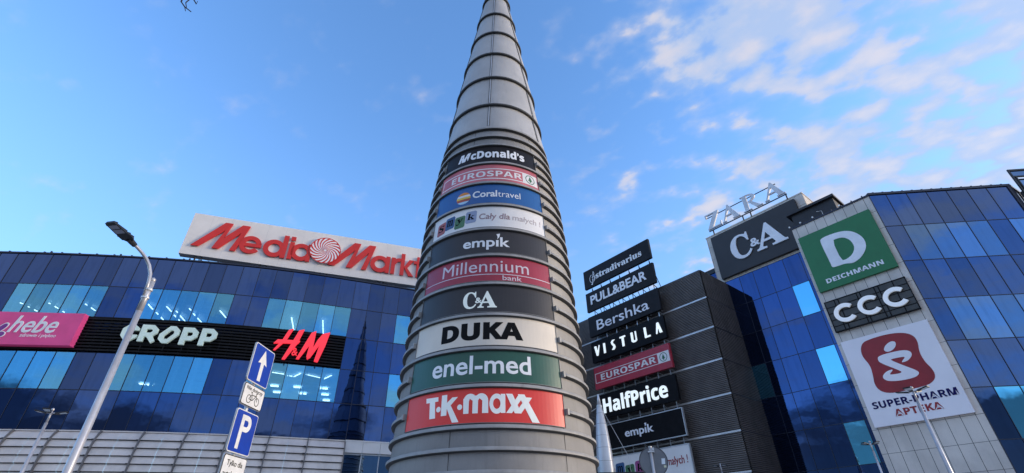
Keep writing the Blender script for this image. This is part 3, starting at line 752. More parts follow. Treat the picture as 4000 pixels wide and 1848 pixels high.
def fir(q, F, cx, cz, r, sx=1.0, d0=.013):
    poly(q, F, [ell(cx, cz, r * sx, r), ell(cx, cz, r * .86 * sx, r * .86)], .004, d0)
    P = [(0, .68), (.16, .36), (.09, .38), (.34, .02), (.2, .04), (.5, -.36), (.14, -.3), (.2, -.6), (-.2, -.6), (-.14, -.3), (-.5, -.36), (-.2, .04), (-.34, .02), (-.09, .38), (-.16, .36)]
    poly(q, F, [[(cx + a * r * sx, cz + b_ * r) for a, b_ in P]], .004, d0)
put(S5, 'tree_roundel', TREEG, lambda q: fir(q, FSN, -23.6, 14.18, .40))
S6 = boardsign('black panel with large glowing white rounded letters, above the framed black sign', 10.36, 12.5, BLACK)
brackets(S6, 9.6, 13.1)
put(S6, 'lettering', WLIT, lambda q: letters(q, FSN, 'HalfPrice', -31.05, -23.8, 10.78, 12.08, .08, 'sans', .006))
def empik(q, F, u0, u1, zb, zt, th, cut=0, col=None):
    letters(q, F, 'emp\u0131k', u0, u1, zb, zt, th, 'reg', .018, 0, 'k', cut=cut)
    ui = u0 + (u1 - u0) * .745; s_ = (u1 - u0) / 3.0; k = (zt - zb) / .68
    poly(q, F, [[(ui - .10 * s_, zt + .12 * k), (ui + .12 * s_, zt + .16 * k), (ui + .10 * s_, zt - .02 * k), (ui - .06 * s_, zt - .16 * k), (ui - .02 * s_, zt - .0 * k)]], th)
S7 = boardsign('black sign in a pale steel frame with small grey blue lowercase letters', 7.62, 9.66, BLACK, True)
brackets(S7, 7.0, 10.2)
put(S7, 'lettering', PALE, lambda q: empik(q, FSN, -28.95, -25.85, 8.36, 9.02, .03))
S8 = boardsign('white framed poster sign with toy letter blocks, lowest of the stack', 4.83, 6.90, SMW, True)
brackets(S8, 4.2, 7.5)
def block(T, F, x, z, w_, h_, ch, m, st='script', d0=0.002, cut=None):
    put(T, 'toy_block', m, lambda q: poly(q, F, [[(x + .1 * w_, z), (x + .9 * w_, z + .04 * h_), (x + w_, z + .14 * h_), (x + w_ * 1.05, z + .9 * h_), (x + w_ * .95, z + h_), (x + .14 * w_, z + h_ * .96), (x + .04 * w_, z + .86 * h_), (x, z + .1 * h_)]], .006, d0, 0, cut))
    put(T, 'block_letter', INK, lambda q: letters(q, F, ch, x + w_ * .16, x + w_ * .84, z + h_ * .28, z + h_ * .78, .006, 'serif', .0, .1, ch, d0=d0 + .007, cut=2))
for x, z, ch, m in ((-31.6, 4.95, 's', BLK1), (-30.5, 5.25, 'm', BLK2), (-29.45, 5.0, 'y', BLK3), (-28.35, 5.2, 'k', BLK5)): block(S8, FSN, x, z, .98, 1.15, ch, m)
put(S8, 'lettering', CRIM, lambda q: (letters(q, FSN, 'Ca\u0142y dla ma\u0142ych !', -27.2, -23.15, 5.62, 6.2, .02, 'reg', .008, .08, 'l')))

# signs on the stair tower and pier
FCA = RF(41.8)
T = thing('shop_sign', 'large black board with big pale serif letters on the stone head of the stair tower', 'sign', tuple(FCA(-14.8, 21.7, -.3)))
put(T, 'sign_board', mat('charcoal_panel_b', (.021, .018, .021)), lambda q: q.box(FCA, -19, -10.6, 21.7, 26.4, -.34, 0))
def ca(q, F, uC0, uC1, uA0, uA1, zb, zt, ua0, ua1, za, zb2, th, cut=0):
    letters(q, F, 'C', uC0, uC1, zb, zt, th, 'serif', .012, 0, 'H', cut=cut)
    letters(q, F, 'A', uA0, uA1, zb, zt, th, 'serif', .012, 0, 'H', cut=cut, d0=.001)
    letters(q, F, '&', ua0, ua1, za, zb2, th, 'reg', .022, 0, '&', cut=cut, d0=.002)
put(T, 'lettering', PALE, lambda q: ca(q, FCA, -17.32, -15.36, -14.98, -12.15, 22.85, 25.28, -15.42, -14.5, 23.52, 24.34, .12))
FZ = RF(41.95)
T = thing('roof_letters', 'pale free standing serif capitals on a rail along the stair tower roof edge', 'sign', tuple(FZ(-15, 26.86, 0)))
def zara(q):
    zb, zt = 27.34, 29.12
    h = lambda lp, dd: poly(q, FZ, lp, .2, dd)
    def A(x, w):
        h([[(x + .12, zb + .08), (x + .26, zb + .08), (x + w * .52, zt - .30), (x + w * .46, zt)]], 0)
        h([[(x + w * .46, zt), (x + w * .52, zt), (x + w - .08, zb + .08), (x + w - .60, zb + .08), (x + w * .43, zt - .42)]], .001)
        h([rect(x + w * .24, x + w * .68, zb + .56, zb + .68)], .002); h([rect(x, x + .42, zb, zb + .11)], .003); h([rect(x + w - .74, x + w, zb, zb + .11)], .003)
    A(-17.3, 1.85); A(-12.9, 1.9)
    h([[(-18.95, zt), (-17.42, zt), (-17.42, zt - .06), (-18.38, zb + .08), (-18.92, zb + .08), (-17.96, zt - .12), (-18.75, zt - .12), (-18.85, zt - .40), (-18.92, zt - .40)]], 0)
    h([[(-18.92, zb), (-17.42, zb), (-17.38, zb + .45), (-17.46, zb + .45), (-17.6, zb + .12), (-18.92, zb + .12)]], .001)
    h([rect(-14.85, -14.45, zb, zt)], 0); h([rect(-15.05, -14.2, zb, zb + .08)], .002); h([rect(-15.05, -14.4, zt - .08, zt - .001)], .002)
    h([band(-14.4, zt - .44, .78, .44, .34, -90, 90, 16, .07)], .001)
    h([[(-14.4, zb + .92), (-14.1, zb + .92), (-13.35, zb + .08), (-13.15, zb + .08), (-13.15, zb), (-13.75, zb)]], .003)
put(T, 'lettering', mat('grey_white_letter', (.66, .67, .72), .5), zara)
def zr(q):
    q.box(FZ, -19.0, -11.0, 27.27, 27.33, -.14, -.02); q.box(FZ, -18.9, -11.6, 28.84, 28.90, -.12, -.04)
    for u in (-18.6, -15.4, -14.6, -11.12): q.box(FZ, u - .05, u + .05, 26.8, 27.3, -.2, -.1)
put(T, 'rail', DKSTEEL, zr)
FPS = RF(37.9)
T = thing('shop_sign', 'square green sign with one huge pale letter on the stone pier', 'sign', tuple(FPS(-7.9, 15.66, -.2)))
put(T, 'sign_board', GREEN, lambda q: q.box(FPS, -10.42, -5.38, 15.66, 20.4, -.2, 0))
Dp = [(-9.08, 19.45), (-8.95, 19.62), (-8.6, 19.68), (-7.8, 19.64), (-7.15, 19.45), (-6.72, 19.05), (-6.47, 18.55), (-6.43, 18.1), (-6.57, 17.61), (-7.03, 17.15), (-7.5, 16.95), (-7.75, 16.95), (-8.15, 17.1), (-8.45, 17.1), (-8.9, 17.13), (-9.01, 17.2), (-9.0, 17.5)]
Di = [(-8.3, 19.16), (-7.9, 19.16), (-7.56, 19.06), (-7.28, 18.75), (-7.17, 18.35), (-7.2, 17.95), (-7.49, 17.55), (-7.94, 17.37), (-8.28, 17.4)]
put(T, 'letter', PALE, lambda q: poly(q, FPS, [smooth(Dp, 2), smooth(Di, 1)], .02, .0))
put(T, 'lettering', PALE, lambda q: letters(q, FPS, 'DEICHMANN', -9.72, -6.02, 16.12, 16.46, .02, 'sans', .012))
T = thing('shop_sign', 'dark lattice panel with three white round letters, below the green sign', 'sign', tuple(FPS(-7.9, 12.55, -.1)))
put(T, 'sign_board', mat('smoked_panel', (.045, .042, .038), .4, 0, .3, 1.5), lambda q: q.box(FPS, -10.4, -5.37, 12.57, 14.8, -.14, 0))
def lat(q):
    q.box(FPS, -10.43, -5.34, 14.78, 14.83, -.15, .04); q.box(FPS, -10.43, -5.34, 12.54, 12.59, -.15, .04)
    for u in (-10.4, -9.75, -9.5, -8.3, -8.1, -7.2, -6.95, -6.1, -5.37): q.box(FPS, u - .03, u + .03, 12.6, 14.77, 0, .035)
    for z in (12.95, 13.4, 13.9, 14.35): q.box(FPS, -10.38, -5.4, z - .02, z + .02, 0, .032)
put(T, 'lattice', BLACK, lat)
def ccc(q):
    for c in (-9.33, -7.80, -6.25):
        poly(q, FPS, [band(c, 13.66, .72, .66, .27, 42, 318, 30)], .14, .05)
put(T, 'lettering', mat('ccc_white', (.80, .82, .86), .4, 0, .03, emis=.07, ecol=(.85, .92, 1)), ccc)  # slight emission added to brighten the letters on the shaded pier
T = thing('shop_sign', 'tall white poster sign with a red emblem, lowest on the stone pier', 'sign', tuple(FPS(-7.9, 6.2, -.15)))
put(T, 'sign_board', BWHITE, lambda q: q.box(FPS, -10.4, -5.36, 6.2, 11.8, -.2, 0))
blob = [(-8.84, 11.5), (-7.8, 11.56), (-6.86, 11.42), (-6.38, 11.1), (-6.29, 10.64), (-6.48, 10.01), (-6.44, 9.37), (-6.24, 8.85), (-6.28, 8.4), (-6.6, 8.12), (-7.1, 8.02), (-8.07, 7.98), (-8.83, 7.99), (-9.31, 8.22), (-9.47, 8.67), (-9.33, 9.31), (-9.26, 9.88), (-9.48, 10.54), (-9.41, 11.04), (-9.18, 11.38)]
put(T, 'red_emblem', CRIM, lambda q: poly(q, FPS, [smooth(blob, 2)], .012, .0))
head = [(-8.18, 10.65), (-7.99, 10.89), (-7.64, 11.05), (-7.41, 10.98), (-7.42, 10.77), (-7.63, 10.53), (-7.96, 10.43), (-8.14, 10.51)]
Sb = [(-8.72, 10.14), (-8.62, 10.33), (-8.0, 10.38), (-7.14, 10.34), (-6.86, 10.15), (-6.89, 9.9), (-7.2, 9.65), (-7.57, 9.62), (-7.5, 9.72), (-7.28, 9.88), (-7.33, 9.95), (-8.02, 9.98), (-8.05, 9.9), (-7.52, 9.42), (-6.96, 8.95), (-6.97, 8.75), (-7.29, 8.6), (-8.09, 8.60), (-8.69, 8.72), (-8.88, 8.94), (-8.81, 9.13), (-8.54, 9.31), (-8.2, 9.36), (-8.2, 9.28), (-8.43, 9.12), (-8.39, 9.05), (-7.70, 9.02), (-7.97, 9.30), (-8.68, 9.9)]
put(T, 'white_figure', BWHITE, lambda q: (poly(q, FPS, [smooth(head, 2)], .012, .013), poly(q, FPS, [smooth(Sb, 2)], .012, .0131)))
put(T, 'lettering', NAVY, lambda q: letters(q, FPS, 'SUPER-PHARM', -10.05, -5.62, 7.25, 7.66, .02, 'sans', .008))
put(T, 'lower_lettering', CRIM, lambda q: letters(q, FPS, 'APTEKA', -9.06, -6.6, 6.64, 7.04, .02, 'sans', .008))

# ================================================================== SIGN TOWER
TM = .68                      # the tower is drawn in modules of 0.68 m; ring heights below are in modules above eye level
TX, TY = -.646, 15.06
ZR = [(GZ / TM, 4.57), (2.91, 4.405), (5.17, 4.326), (7.23, 4.21), (9.46, 4.096), (11.62, 3.97), (13.67, 3.86), (15.42, 3.72), (17.4, 3.48), (19.0, 3.28), (20.4, 3.07), (21.93, 2.93)]
def RL(z):
    if z <= ZR[0][0]: return ZR[0][1]
    for (a, ra), (b_, rb_) in zip(ZR, ZR[1:]):
        if z <= b_: return ra + (rb_ - ra) * (z - a) / (b_ - a)
    return ZR[-1][1]
def CY(ph, z, dd=0.0):
    r_ = (RL(z) - .10 + dd) * TM; return (TX + r_ * math.sin(R(ph)), TY - r_ * math.cos(R(ph)), z * TM)
def CR(ph, z, r_): return (TX + TM * r_ * math.sin(R(ph)), TY - TM * r_ * math.cos(R(ph)), z * TM)
TW = thing('sign_tower', 'tall grey ringed conical tower with ten curved shop panels in the centre', 'tower', (TX, TY, GZ))
def rev(q, prof, p0=0, p1=360, step=5, mi=0):
    n = max(1, round((p1 - p0) / step)); closed = abs(p1 - p0 - 360) < 1e-6
    b0 = len(q.v); m_ = n if closed else n + 1
    for i in range(m_):
        ph = p0 + (p1 - p0) * i / n
        for r_, z in prof: q.v.append(CR(ph, z, r_))
    L = len(prof)
    for i in range(n):
        j = (i + 1) % m_
        for k in range(L - 1):
            q.f.append((b0 + i * L + k, b0 + j * L + k, b0 + j * L + k + 1, b0 + i * L + k + 1)); q.p.append(None); q.mi.append(mi)
    if not closed:
        q.f.append(tuple(b0 + k for k in range(L))); q.f.append(tuple(b0 + n * L + k for k in range(L))[::-1]); q.p += [None] * 2; q.mi += [mi] * 2
LZ = [3.70 + 1.457 * k for k in range(-3, 11)]
halves = [3.70 + .7285 + 1.457 * k for k in range(0, 10)]
lows = [3.70 - .7285 - 1.457 * k for k in range(0, 4)]
allz = sorted(LZ + halves + lows + [19.0, 19.72, GZ / TM])
q = MB(); prof = []
for za, zb_ in zip(allz, allz[1:]): prof += [(RL(za) - .155, za + .02), (RL(zb_) - .17, zb_ - .01)]
rev(q, prof, 0, 360, 4); q.build('shell', CLAD, TW, smooth=False)
for p_ in TW.children:
    for f_ in p_.data.polygons: f_.use_smooth = True
P0_, P1_ = -49.5, 41.5
def ledge(z, p0=0, p1=360):
    r_ = RL(z); q = MB()
    rev(q, [(r_ - .2, z - .10), (r_ - .02, z - .085), (r_, z - .05)], p0, p1, 4, 1)  # underside of the ledge, its shade put into the darker colour
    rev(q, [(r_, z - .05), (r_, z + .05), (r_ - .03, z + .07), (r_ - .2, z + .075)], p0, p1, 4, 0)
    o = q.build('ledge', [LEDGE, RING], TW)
    for f_ in o.data.polygons: f_.use_smooth = True
for z in LZ + lows: ledge(z)
for z in (19.0, 19.72): ledge(z)
for z in halves:
    ledge(z, P1_ + 2, P0_ - 2 + 360)
    for ph in (P1_ + 1.6, P0_ - 1.6):
        q = MB(); q.box(lambda u, zz, dd, ph=ph: CY(ph + u / RL(zz) * 57.3, zz, dd), -.05, .05, z - .12, z + .10, -.08, .14); q.build('ledge_cap', LEDGE, TW)
# vertical seams
q = MB()
for i in range(6):
    ph = -4 + 60 * i + 45
    for za, zb_ in zip(allz, allz[1:]): q.box(lambda u, z, dd, ph=ph: CR(ph + u, z, RL(z) - .165 + dd), -.12, .12, za + .06, zb_ - .06, 0, .012)
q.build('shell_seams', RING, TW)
# spire
SR = [(19.72, 3.19), (21.93, 2.93), (24.78, 2.61), (27.67, 2.235), (30.55, 1.86), (33.43, 1.487), (36.3, 1.12), (39.2, .74), (42.0, .37), (44.9, .05)]
for i, ((za, ra), (zb_, rb_)) in enumerate(zip(SR, SR[1:])):
    q = MB(); rev(q, [(ra - .05, za + .04), (rb_ - .14, zb_ - .05)], 0, 360, 4)
    o = q.build('spire_section', CLAD2, TW)
    for f_ in o.data.polygons: f_.use_smooth = True
    if i < 8:
        q = MB(); r_ = rb_
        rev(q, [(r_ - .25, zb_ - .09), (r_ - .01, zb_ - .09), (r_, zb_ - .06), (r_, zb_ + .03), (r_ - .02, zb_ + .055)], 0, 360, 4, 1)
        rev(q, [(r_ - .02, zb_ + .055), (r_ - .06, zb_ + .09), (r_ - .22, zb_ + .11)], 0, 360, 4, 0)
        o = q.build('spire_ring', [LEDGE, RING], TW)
        for f_ in o.data.polygons: f_.use_smooth = True
    for j in range(6):
        ph = -5 + 60 * j; q = MB()
        def SF(u, z, dd, ph=ph):
            t = (z - za) / (zb_ - za); r_ = (ra - .05) * (1 - t) + (rb_ - .14) * t; return CR(ph + u / max(r_, .1) * 57.3, z, r_ + dd)
        z0s, z1s = za + .15, zb_ - .1
        if i == 0: z0s += .05
        q.box(SF, -.065, -.035, z0s, z1s, -.02, .03, 1); q.box(SF, .035, .065, z0s, z1s, -.02, .03, 1); q.box(SF, -.036, .036, z0s, z1s, -.02, .015, 0)
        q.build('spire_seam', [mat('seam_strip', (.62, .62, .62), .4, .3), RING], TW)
# curved panels
def banner(i, m, label):
    z0 = 3.85 + 1.457 * i; z1 = z0 + 1.22; q = MB(); n = 40
    for j in range(n):
        a, b_ = P0_ + (P1_ - P0_) * j / n, P0_ + (P1_ - P0_) * (j + 1) / n
        q.face([CY(a, z0), CY(b_, z0), CY(b_, z1), CY(a, z1)])
        q.face([CY(a, z1), CY(b_, z1), CY(b_, z1, -.08), CY(a, z1, -.08)]); q.face([CY(a, z0, -.08), CY(b_, z0, -.08), CY(b_, z0), CY(a, z0)])
    o = q.build('sign_panel', m, TW); o['label'] = label
    q = MB(); 
    for ph in (P0_ - .25, P1_): q.box(CY, ph, ph + .25, z0 - .02, z1 + .02, -.08, .025)
    for j in range(n):
        a, b_ = P0_ + (P1_ - P0_) * j / n, P0_ + (P1_ - P0_) * (j + 1) / n
        q.box(CY, a, b_, z1, z1 + .015, -.05, .012); q.box(CY, a, b_, z0 - .015, z0, -.05, .012)
    q.build('panel_frame', FRAME, o); return o, z0, z1
TKB, z0, z1 = banner(0, SCAR, 'scarlet curved panel with fat white letters and dots, lowest on the tower')
def tk(q):
    F = CY; h = lambda lp, dd=.004: poly(q, F, lp, .006, dd, 0, 4)
    zb, zt = 4.17, 4.90
    h([[(-34.5, 4.90), (-34.2, 4.72), (-31.9, 4.72), (-31.2, 4.12), (-27.7, 4.12), (-28.6, 4.72), (-26.6, 4.72), (-26.8, 4.88)]])
    h([ell(-26.1, 4.42, 1.3, .10, 14)], .0045)
    h([[(-24.4, 4.17), (-24.6, 4.92), (-21.6, 4.92), (-21.4, 4.62), (-18.6, 4.80), (-15.6, 4.80), (-19.3, 4.52), (-14.6, 3.90), (-18.0, 3.90), (-21.3, 4.42), (-21.3, 4.17)]])
    h([ell(-14.4, 4.42, 1.3, .10, 14)], .0045)
    h([[(-12.4, 4.17), (-12.7, 4.72)] + arc(-9.2, 4.62, 3.4, .26, 165, 45, 8) + arc(-3.6, 4.62, 3.4, .26, 135, 0, 8) + [(-.1, 4.17), (-3.1, 4.17), (-3.1, 4.62), (-4.6, 4.70), (-5.2, 4.62), (-5.2, 4.17), (-7.9, 4.17), (-7.9, 4.62), (-9.4, 4.70), (-9.8, 4.6), (-9.8, 4.17)]])
    h([ell(4.0, 4.50, 3.6, .36, 28), ell(4.0, 4.50, 1.8, .19, 24)]); h([rect(6.0, 8.2, 4.17, 4.85)], .0048)
    h([[(8.6, 4.86), (11.8, 4.86), (16.2, 4.17), (12.8, 4.17)]], .005); h([[(8.6, 4.17), (11.4, 4.17), (18.0, 4.84), (15.0, 4.84)]], .0053)
    h([[(14.6, 4.86), (18.0, 4.86), (25.6, 3.88), (21.6, 3.88)]], .0056); h([[(13.0, 4.17), (16.0, 4.17), (22.0, 4.76), (19.0, 4.76)]], .0059)
put(TKB, 'lettering', mat('tk_white', (.80, .82, .80), .4, 0, .03, emis=.04), tk)
ENB, z0, z1 = banner(1, DGREEN, 'dark green curved panel with pale lowercase hyphenated lettering')
put(ENB, 'lettering', WHITE, lambda q: letters(q, CY, 'enel-med', -32.4, 22.4, 5.62, 6.35, .006, 'reg', .016, 0, 'l', cut=20))
DUB, z0, z1 = banner(2, CREAM, 'cream curved panel with heavy black capitals')
put(DUB, 'lettering', INK, lambda q: letters(q, CY, 'DUKA', -28.6, 18.8, 7.0, 7.74, .006, 'sans', .035, 0, cut=20))
CAB, z0, z1 = banner(3, mat('charcoal_panel_b', (.021, .018, .021), .45, 0, .2, 2, spec=.2), 'charcoal curved panel with small white serif letters')
put(CAB, 'lettering', mat('ca_white', (.80, .86, .80), .4, 0, .03, emis=.05), lambda q: ca(q, CY, -16.4, -8.2, -7.4, 4.0, 8.40, 9.15, -8.9, -4.9, 8.62, 8.88, .006, cut=6))
MIB, z0, z1 = banner(4, CRIMB, 'crimson curved panel with thin pale lettering over a white line')
def mill(q):
    letters(q, CY, 'Millennium', -33.2, 24.9, 10.13, 10.73, .006, 'reg', 0, 0, 'l', cut=24)
    poly(q, CY, [rect(-48.5, 41.0, 9.985, 10.02)], .006, .0, 0, 3)
    letters(q, CY, 'bank', 7.4, 19.7, 9.72, 9.95, .006, 'reg', .008, 0, 'k', cut=6)
put(MIB, 'lettering', mat('mill_pale', (.68, .60, .66), .5), mill)
EMB, z0, z1 = banner(5, mat('charcoal_panel_b', (.021, .018, .021), .45, 0, .2, 2, spec=.2), 'charcoal curved panel with white lowercase letters and an apostrophe stroke')
def emcyl(q):
    letters(q, CY, 'emp\u0131k', -19.3, 12.6, 11.46, 11.98, .006, 'reg', .022, 0, 'k', cut=12)
    poly(q, CY, [[(3.6, 12.15), (6.0, 12.18), (5.7, 12.02), (4.2, 11.86), (4.4, 11.99)]], .006)
put(EMB, 'lettering', WHITE, emcyl)
SMB, z0, z1 = banner(6, SMW, 'white curved panel with toy letter blocks and fading red writing')
for x, z, ch, m in ((-44.6, 12.72, 's', BLK1), (-36.4, 12.85, 'm', BLK2), (-27.9, 12.72, 'y', BLK3), (-19.2, 12.90, 'k', BLK4)): block(SMB, CY, x, z, 8.2, .72, ch, m, cut=2)
put(SMB, 'lettering', FADE, lambda q: letters(q, CY, 'Ca\u0142y dla', -8.9, 13.3, 13.05, 13.38, .005, 'reg', .014, .08, 'l', cut=12))
put(SMB, 'faded_lettering', FADE2, lambda q: letters(q, CY, 'ma\u0142ych !', 15.0, 38, 13.05, 13.36, .005, 'reg', .008, .08, 'l', cut=12))
COB, z0, z1 = banner(7, BLUEB, 'blue curved panel with a striped sunset roundel and white lettering')
def coral(q):
    letters(q, CY, 'Coral', -14.9, 4.0, 14.44, 14.86, .006, 'reg', .026, 0, 'l', cut=8); letters(q, CY, 'travel', 4.6, 22.2, 14.44, 14.82, .006, 'reg', -.004, 0, 'l', cut=8)
put(COB, 'lettering', WHITE, coral)
def slab(q, z0, z1, cx=-22.4, cz=14.56, rx=5.9, rz=.38):
    L, Rr = [], []
    for j in range(7):
        z = z0 + (z1 - z0) * j / 6; x = rx * math.sqrt(max(0, 1 - ((z - cz) / rz) ** 2)); L.append((cx - x, z)); Rr.append((cx + x, z))
    poly(q, CY, [L + Rr[::-1]], .005, .001, 0, 3)
put(COB, 'roundel_sky', mat('pale_blue_print', (.45, .68, .85), .5), lambda q: slab(q, 14.18, 14.34)); put(COB, 'roundel_orange', mat('rust_print', (.45, .08, .04), .5), lambda q: slab(q, 14.345, 14.50))
put(COB, 'roundel_yellow', YELL, lambda q: slab(q, 14.505, 14.63)); put(COB, 'roundel_white', SMW, lambda q: slab(q, 14.635, 14.76)); put(COB, 'roundel_red', ORNG, lambda q: slab(q, 14.765, 14.94))
EUB, z0, z1 = banner(8, ROSE, 'faded rose curved panel with outlined wide white capitals and a fir tree roundel')
put(EUB, 'outline', SMW, lambda q: poly(q, CY, [rect(-47.5, 40.2, 15.66, 16.42), rect(-46.7, 25.8, 15.72, 16.36)], .003, .0, 0, 3))
put(EUB, 'lettering', SMW, lambda q: letters(q, CY, 'EUROSPAR', -36.6, 25.2, 15.84, 16.24, .006, 'sans', 0, 0, cut=26))
put(EUB, 'tree_roundel', TREEG, lambda q: fir(q, CY, 33.0, 16.04, .31, 14.5, .004))
MCB, z0, z1 = banner(9, CHAR, 'black curved panel with bold white lettering, topmost on the tower')
def mcd(q):
    letters(q, CY, 'M', -33.2, -20.4, 17.28, 17.88, .006, 'sans', .03, .28, 'H', cut=5)
    letters(q, CY, 'cDonald\u2019s', -20.2, 29.8, 17.28, 17.86, .006, 'sans', .026, 0, 'D', cut=20)
put(MCB, 'lettering', WHITE, mcd)

# ================================================================== STREET FURNITURE
# curved-arm street lamp
pb = Pz(-40.42, 0, 11.6)
T = thing('street_lamp', 'tall grey street lamp with a curved arm and flat dark head at the left', 'street lamp', (pb.x, pb.y, GZ))
q = MB(); top = Pz(-40.42, .4156, 11.6); q.tube([(pb.x, pb.y, GZ), (pb.x, pb.y, .5), tuple(Vector((pb.x, pb.y, 4.15)))], [.09, .075, .055], 14); q.tube([(pb.x, pb.y, 4.151), (pb.x, pb.y, 4.80)], [.058, .055], 14)
q.tube([(pb.x, pb.y, 4.79), (pb.x, pb.y, 4.83), (pb.x, pb.y, 4.87), (pb.x, pb.y, 4.90)], [.03, .052, .052, .02], 12)
o = q.build('pole', POLE, T); [setattr(f_, 'use_smooth', True) for f_ in o.data.polygons]
q = MB(); pts = [Pz(-40.55, .385, 11.58), Pz(-40.68, .412, 11.58), Pz(-40.85, .428, 11.6), Pz(-41.25, .4435, 11.62), Pz(-41.75, .455, 11.64), Pz(-42.3, .4637, 11.63), Pz(-42.9, .4715, 11.6), Pz(-43.45, .477, 11.56)]
q.tube([tuple(p_) for p_ in pts], .034, 10); o = q.build('arm', POLE, T); [setattr(f_, 'use_smooth', True) for f_ in o.data.polygons]
for z in (4.42, 4.6):
    q = MB(); q.tube([(pb.x, pb.y, z), (pb.x, pb.y, z + .04)], .075, 12); q.build('clamp', STEEL, T)
hb, ht = Pz(-43.35, .4765, 11.56), Pz(-45.6, .4985, 11.22); ax_ = (ht - hb); ln = ax_.length; ax_.normalize(); sd_ = Vector((-ax_.y, ax_.x, 0)).normalized(); up_ = sd_.cross(ax_) * -1
if up_.z < 0: up_ = -up_
def HF(u, s_, h_): return tuple(hb + ax_ * u + sd_ * s_ + up_ * h_)
q = MB(); prof = [(.06, .05), (.14, .13), (.26, .145), (.34, .125), (.62, .12), (.70, .10)]
L1 = ln + .06; k = L1 / .70
for (ua, wa), (ub, wb) in zip(prof, prof[1:]):
    q.hexa([HF(ua * k, -wa, -.02), HF(ub * k, -wb, -.01), HF(ub * k, wb, -.01), HF(ua * k, wa, -.02), HF(ua * k, -wa * .8, .06), HF(ub * k, -wb * .8, .035), HF(ub * k, wb * .8, .035), HF(ua * k, wa * .8, .06)])
q.build('lamp_head', DKSTEEL, T)
q = MB(); q.hexa([HF(.355 * k, -.098, -.024), HF(.475 * k, -.098, -.02), HF(.475 * k, .098, -.02), HF(.355 * k, .098, -.024), HF(.355 * k, -.098, -.018), HF(.475 * k, -.098, -.014), HF(.475 * k, .098, -.014), HF(.355 * k, .098, -.018)])
q.hexa([HF(.50 * k, -.095, -.019), HF(.62 * k, -.09, -.016), HF(.62 * k, .09, -.016), HF(.50 * k, .095, -.019), HF(.50 * k, -.095, -.013), HF(.62 * k, -.09, -.01), HF(.62 * k, .09, -.01), HF(.50 * k, .095, -.013)])
q.build('lens', LENS, T)
q = MB(); q.tube([HF(-.07, 0, -.01), HF(.03, 0, 0), HF(.12, 0, .01)], [.05, .058, .06], 10); q.build('bracket', DKSTEEL, T)

# four-headed car park masts
def mast(azd, tn, rot, label):
    ztop = 4.75; h = ztop / tn; c = Pz(azd, 0, h)
    T = thing('floodlight_mast', label, 'street lamp', (c.x, c.y, GZ), 'four headed floodlight masts')
    q = MB(); q.tube([(c.x, c.y, GZ), (c.x, c.y, 1.5), (c.x, c.y, ztop - .45)], [.09, .07, .05], 12); q.tube([(c.x, c.y, ztop - .46), (c.x, c.y, ztop)], [.04, .035], 10)
    o = q.build('pole', POLE, T); [setattr(f_, 'use_smooth', True) for f_ in o.data.polygons]
    for i in range(4):
        a = R(rot + 90 * i); dx_, dy_ = math.cos(a), math.sin(a)
        q = MB(); q.tube([(c.x, c.y, ztop - .10), (c.x + dx_ * .16, c.y + dy_ * .16, ztop - .10)], .022, 8)
        hd = q.build('arm', POLE, T)
        def F(u, z, s_): return (c.x + dx_ * u - dy_ * s_, c.y + dy_ * u + dx_ * s_, z)
        q = MB(); q.hexa([F(.14, ztop - .13, -.06), F(.5, ztop - .06, -.12), F(.5, ztop - .06, .12), F(.14, ztop - .13, .06), F(.14, ztop - .08, -.06), F(.5, ztop - .02, -.12), F(.5, ztop - .02, .12), F(.14, ztop - .08, .06)])
        hh = q.build('lamp_head', DKSTEEL, T)
        q = MB(); q.face([F(.28, ztop - .106, -.085), F(.28, ztop - .106, .085), F(.48, ztop - .067, .105), F(.48, ztop - .067, -.105)]); q.build('lens', mat('pale_lens', (.6, .68, .75), .15), hh)
    q = MB(); q.tube([(c.x, c.y, ztop), (c.x, c.y, ztop + .05), (c.x, c.y, ztop + .08)], [.05, .05, .02], 10); q.build('cap', POLE, T)
mast(-43.17, .1841, 20, 'four headed light mast before the ribbed grey base, left of the curved arm lamp')
mast(39.1, .2076, 35, 'four headed light mast standing in front of the tall white poster sign')
mast(34.38, .1377, 15, 'four headed light mast against the blue glass beside the stone pier')
mast(21.15, .1229, 10, 'small pale four headed light mast before the corrugated wall')

# road-sign post seen at an angle
Lp = Vector((8.3 * math.sin(R(-29.3)), 8.3 * math.cos(R(-29.3)), 0)); Rp = Vector((8.81 * math.sin(R(-27.2)), 8.81 * math.cos(R(-27.2)), 0))
azs = math.degrees(math.atan2(Rp.y - Lp.y, Rp.x - Lp.x)); SW = (Rp - Lp).length
FT = plane((Lp.x, Lp.y), azs)
T = thing('road_sign_post', 'post with a blue arrow sign, bicycle plate, blue parking sign and bus plate', 'road sign', tuple(FT(SW / 2, GZ, -.06)))
def rrect(a, b_, c, e, r_=.04):
    o = []
    for cx, cz, s in ((b_ - r_, e - r_, 0), (a + r_, e - r_, 90), (a + r_, c + r_, 180), (b_ - r_, c + r_, 270)): o += arc(cx, cz, r_, r_, s, s + 90, 5)
    return o
def plate(name, z0, z1, m, border, inset=.018, lab=None):
    q = MB(); poly(q, FT, [rrect(0, SW, z0, z1)], .022, -.024); o = q.build(name, STEEL, T)
    q = MB(); poly(q, FT, [rrect(.004, SW - .004, z0 + .004, z1 - .004)], .002, -.001); q.build('border', border, o)
    q = MB(); poly(q, FT, [rrect(inset, SW - inset, z0 + inset, z1 - inset, .032)], .002, .0015); q.build('face', m, o); return o
A1 = plate('arrow_sign', 2.244, 2.842, ROADB, ROADW, .016)
put(A1, 'arrow', ROADW, lambda q: poly(q, FT, [[(.255, 2.30), (.345, 2.30), (.345, 2.58), (.43, 2.56), (.30, 2.79), (.17, 2.56), (.255, 2.58)]], .002, .004))
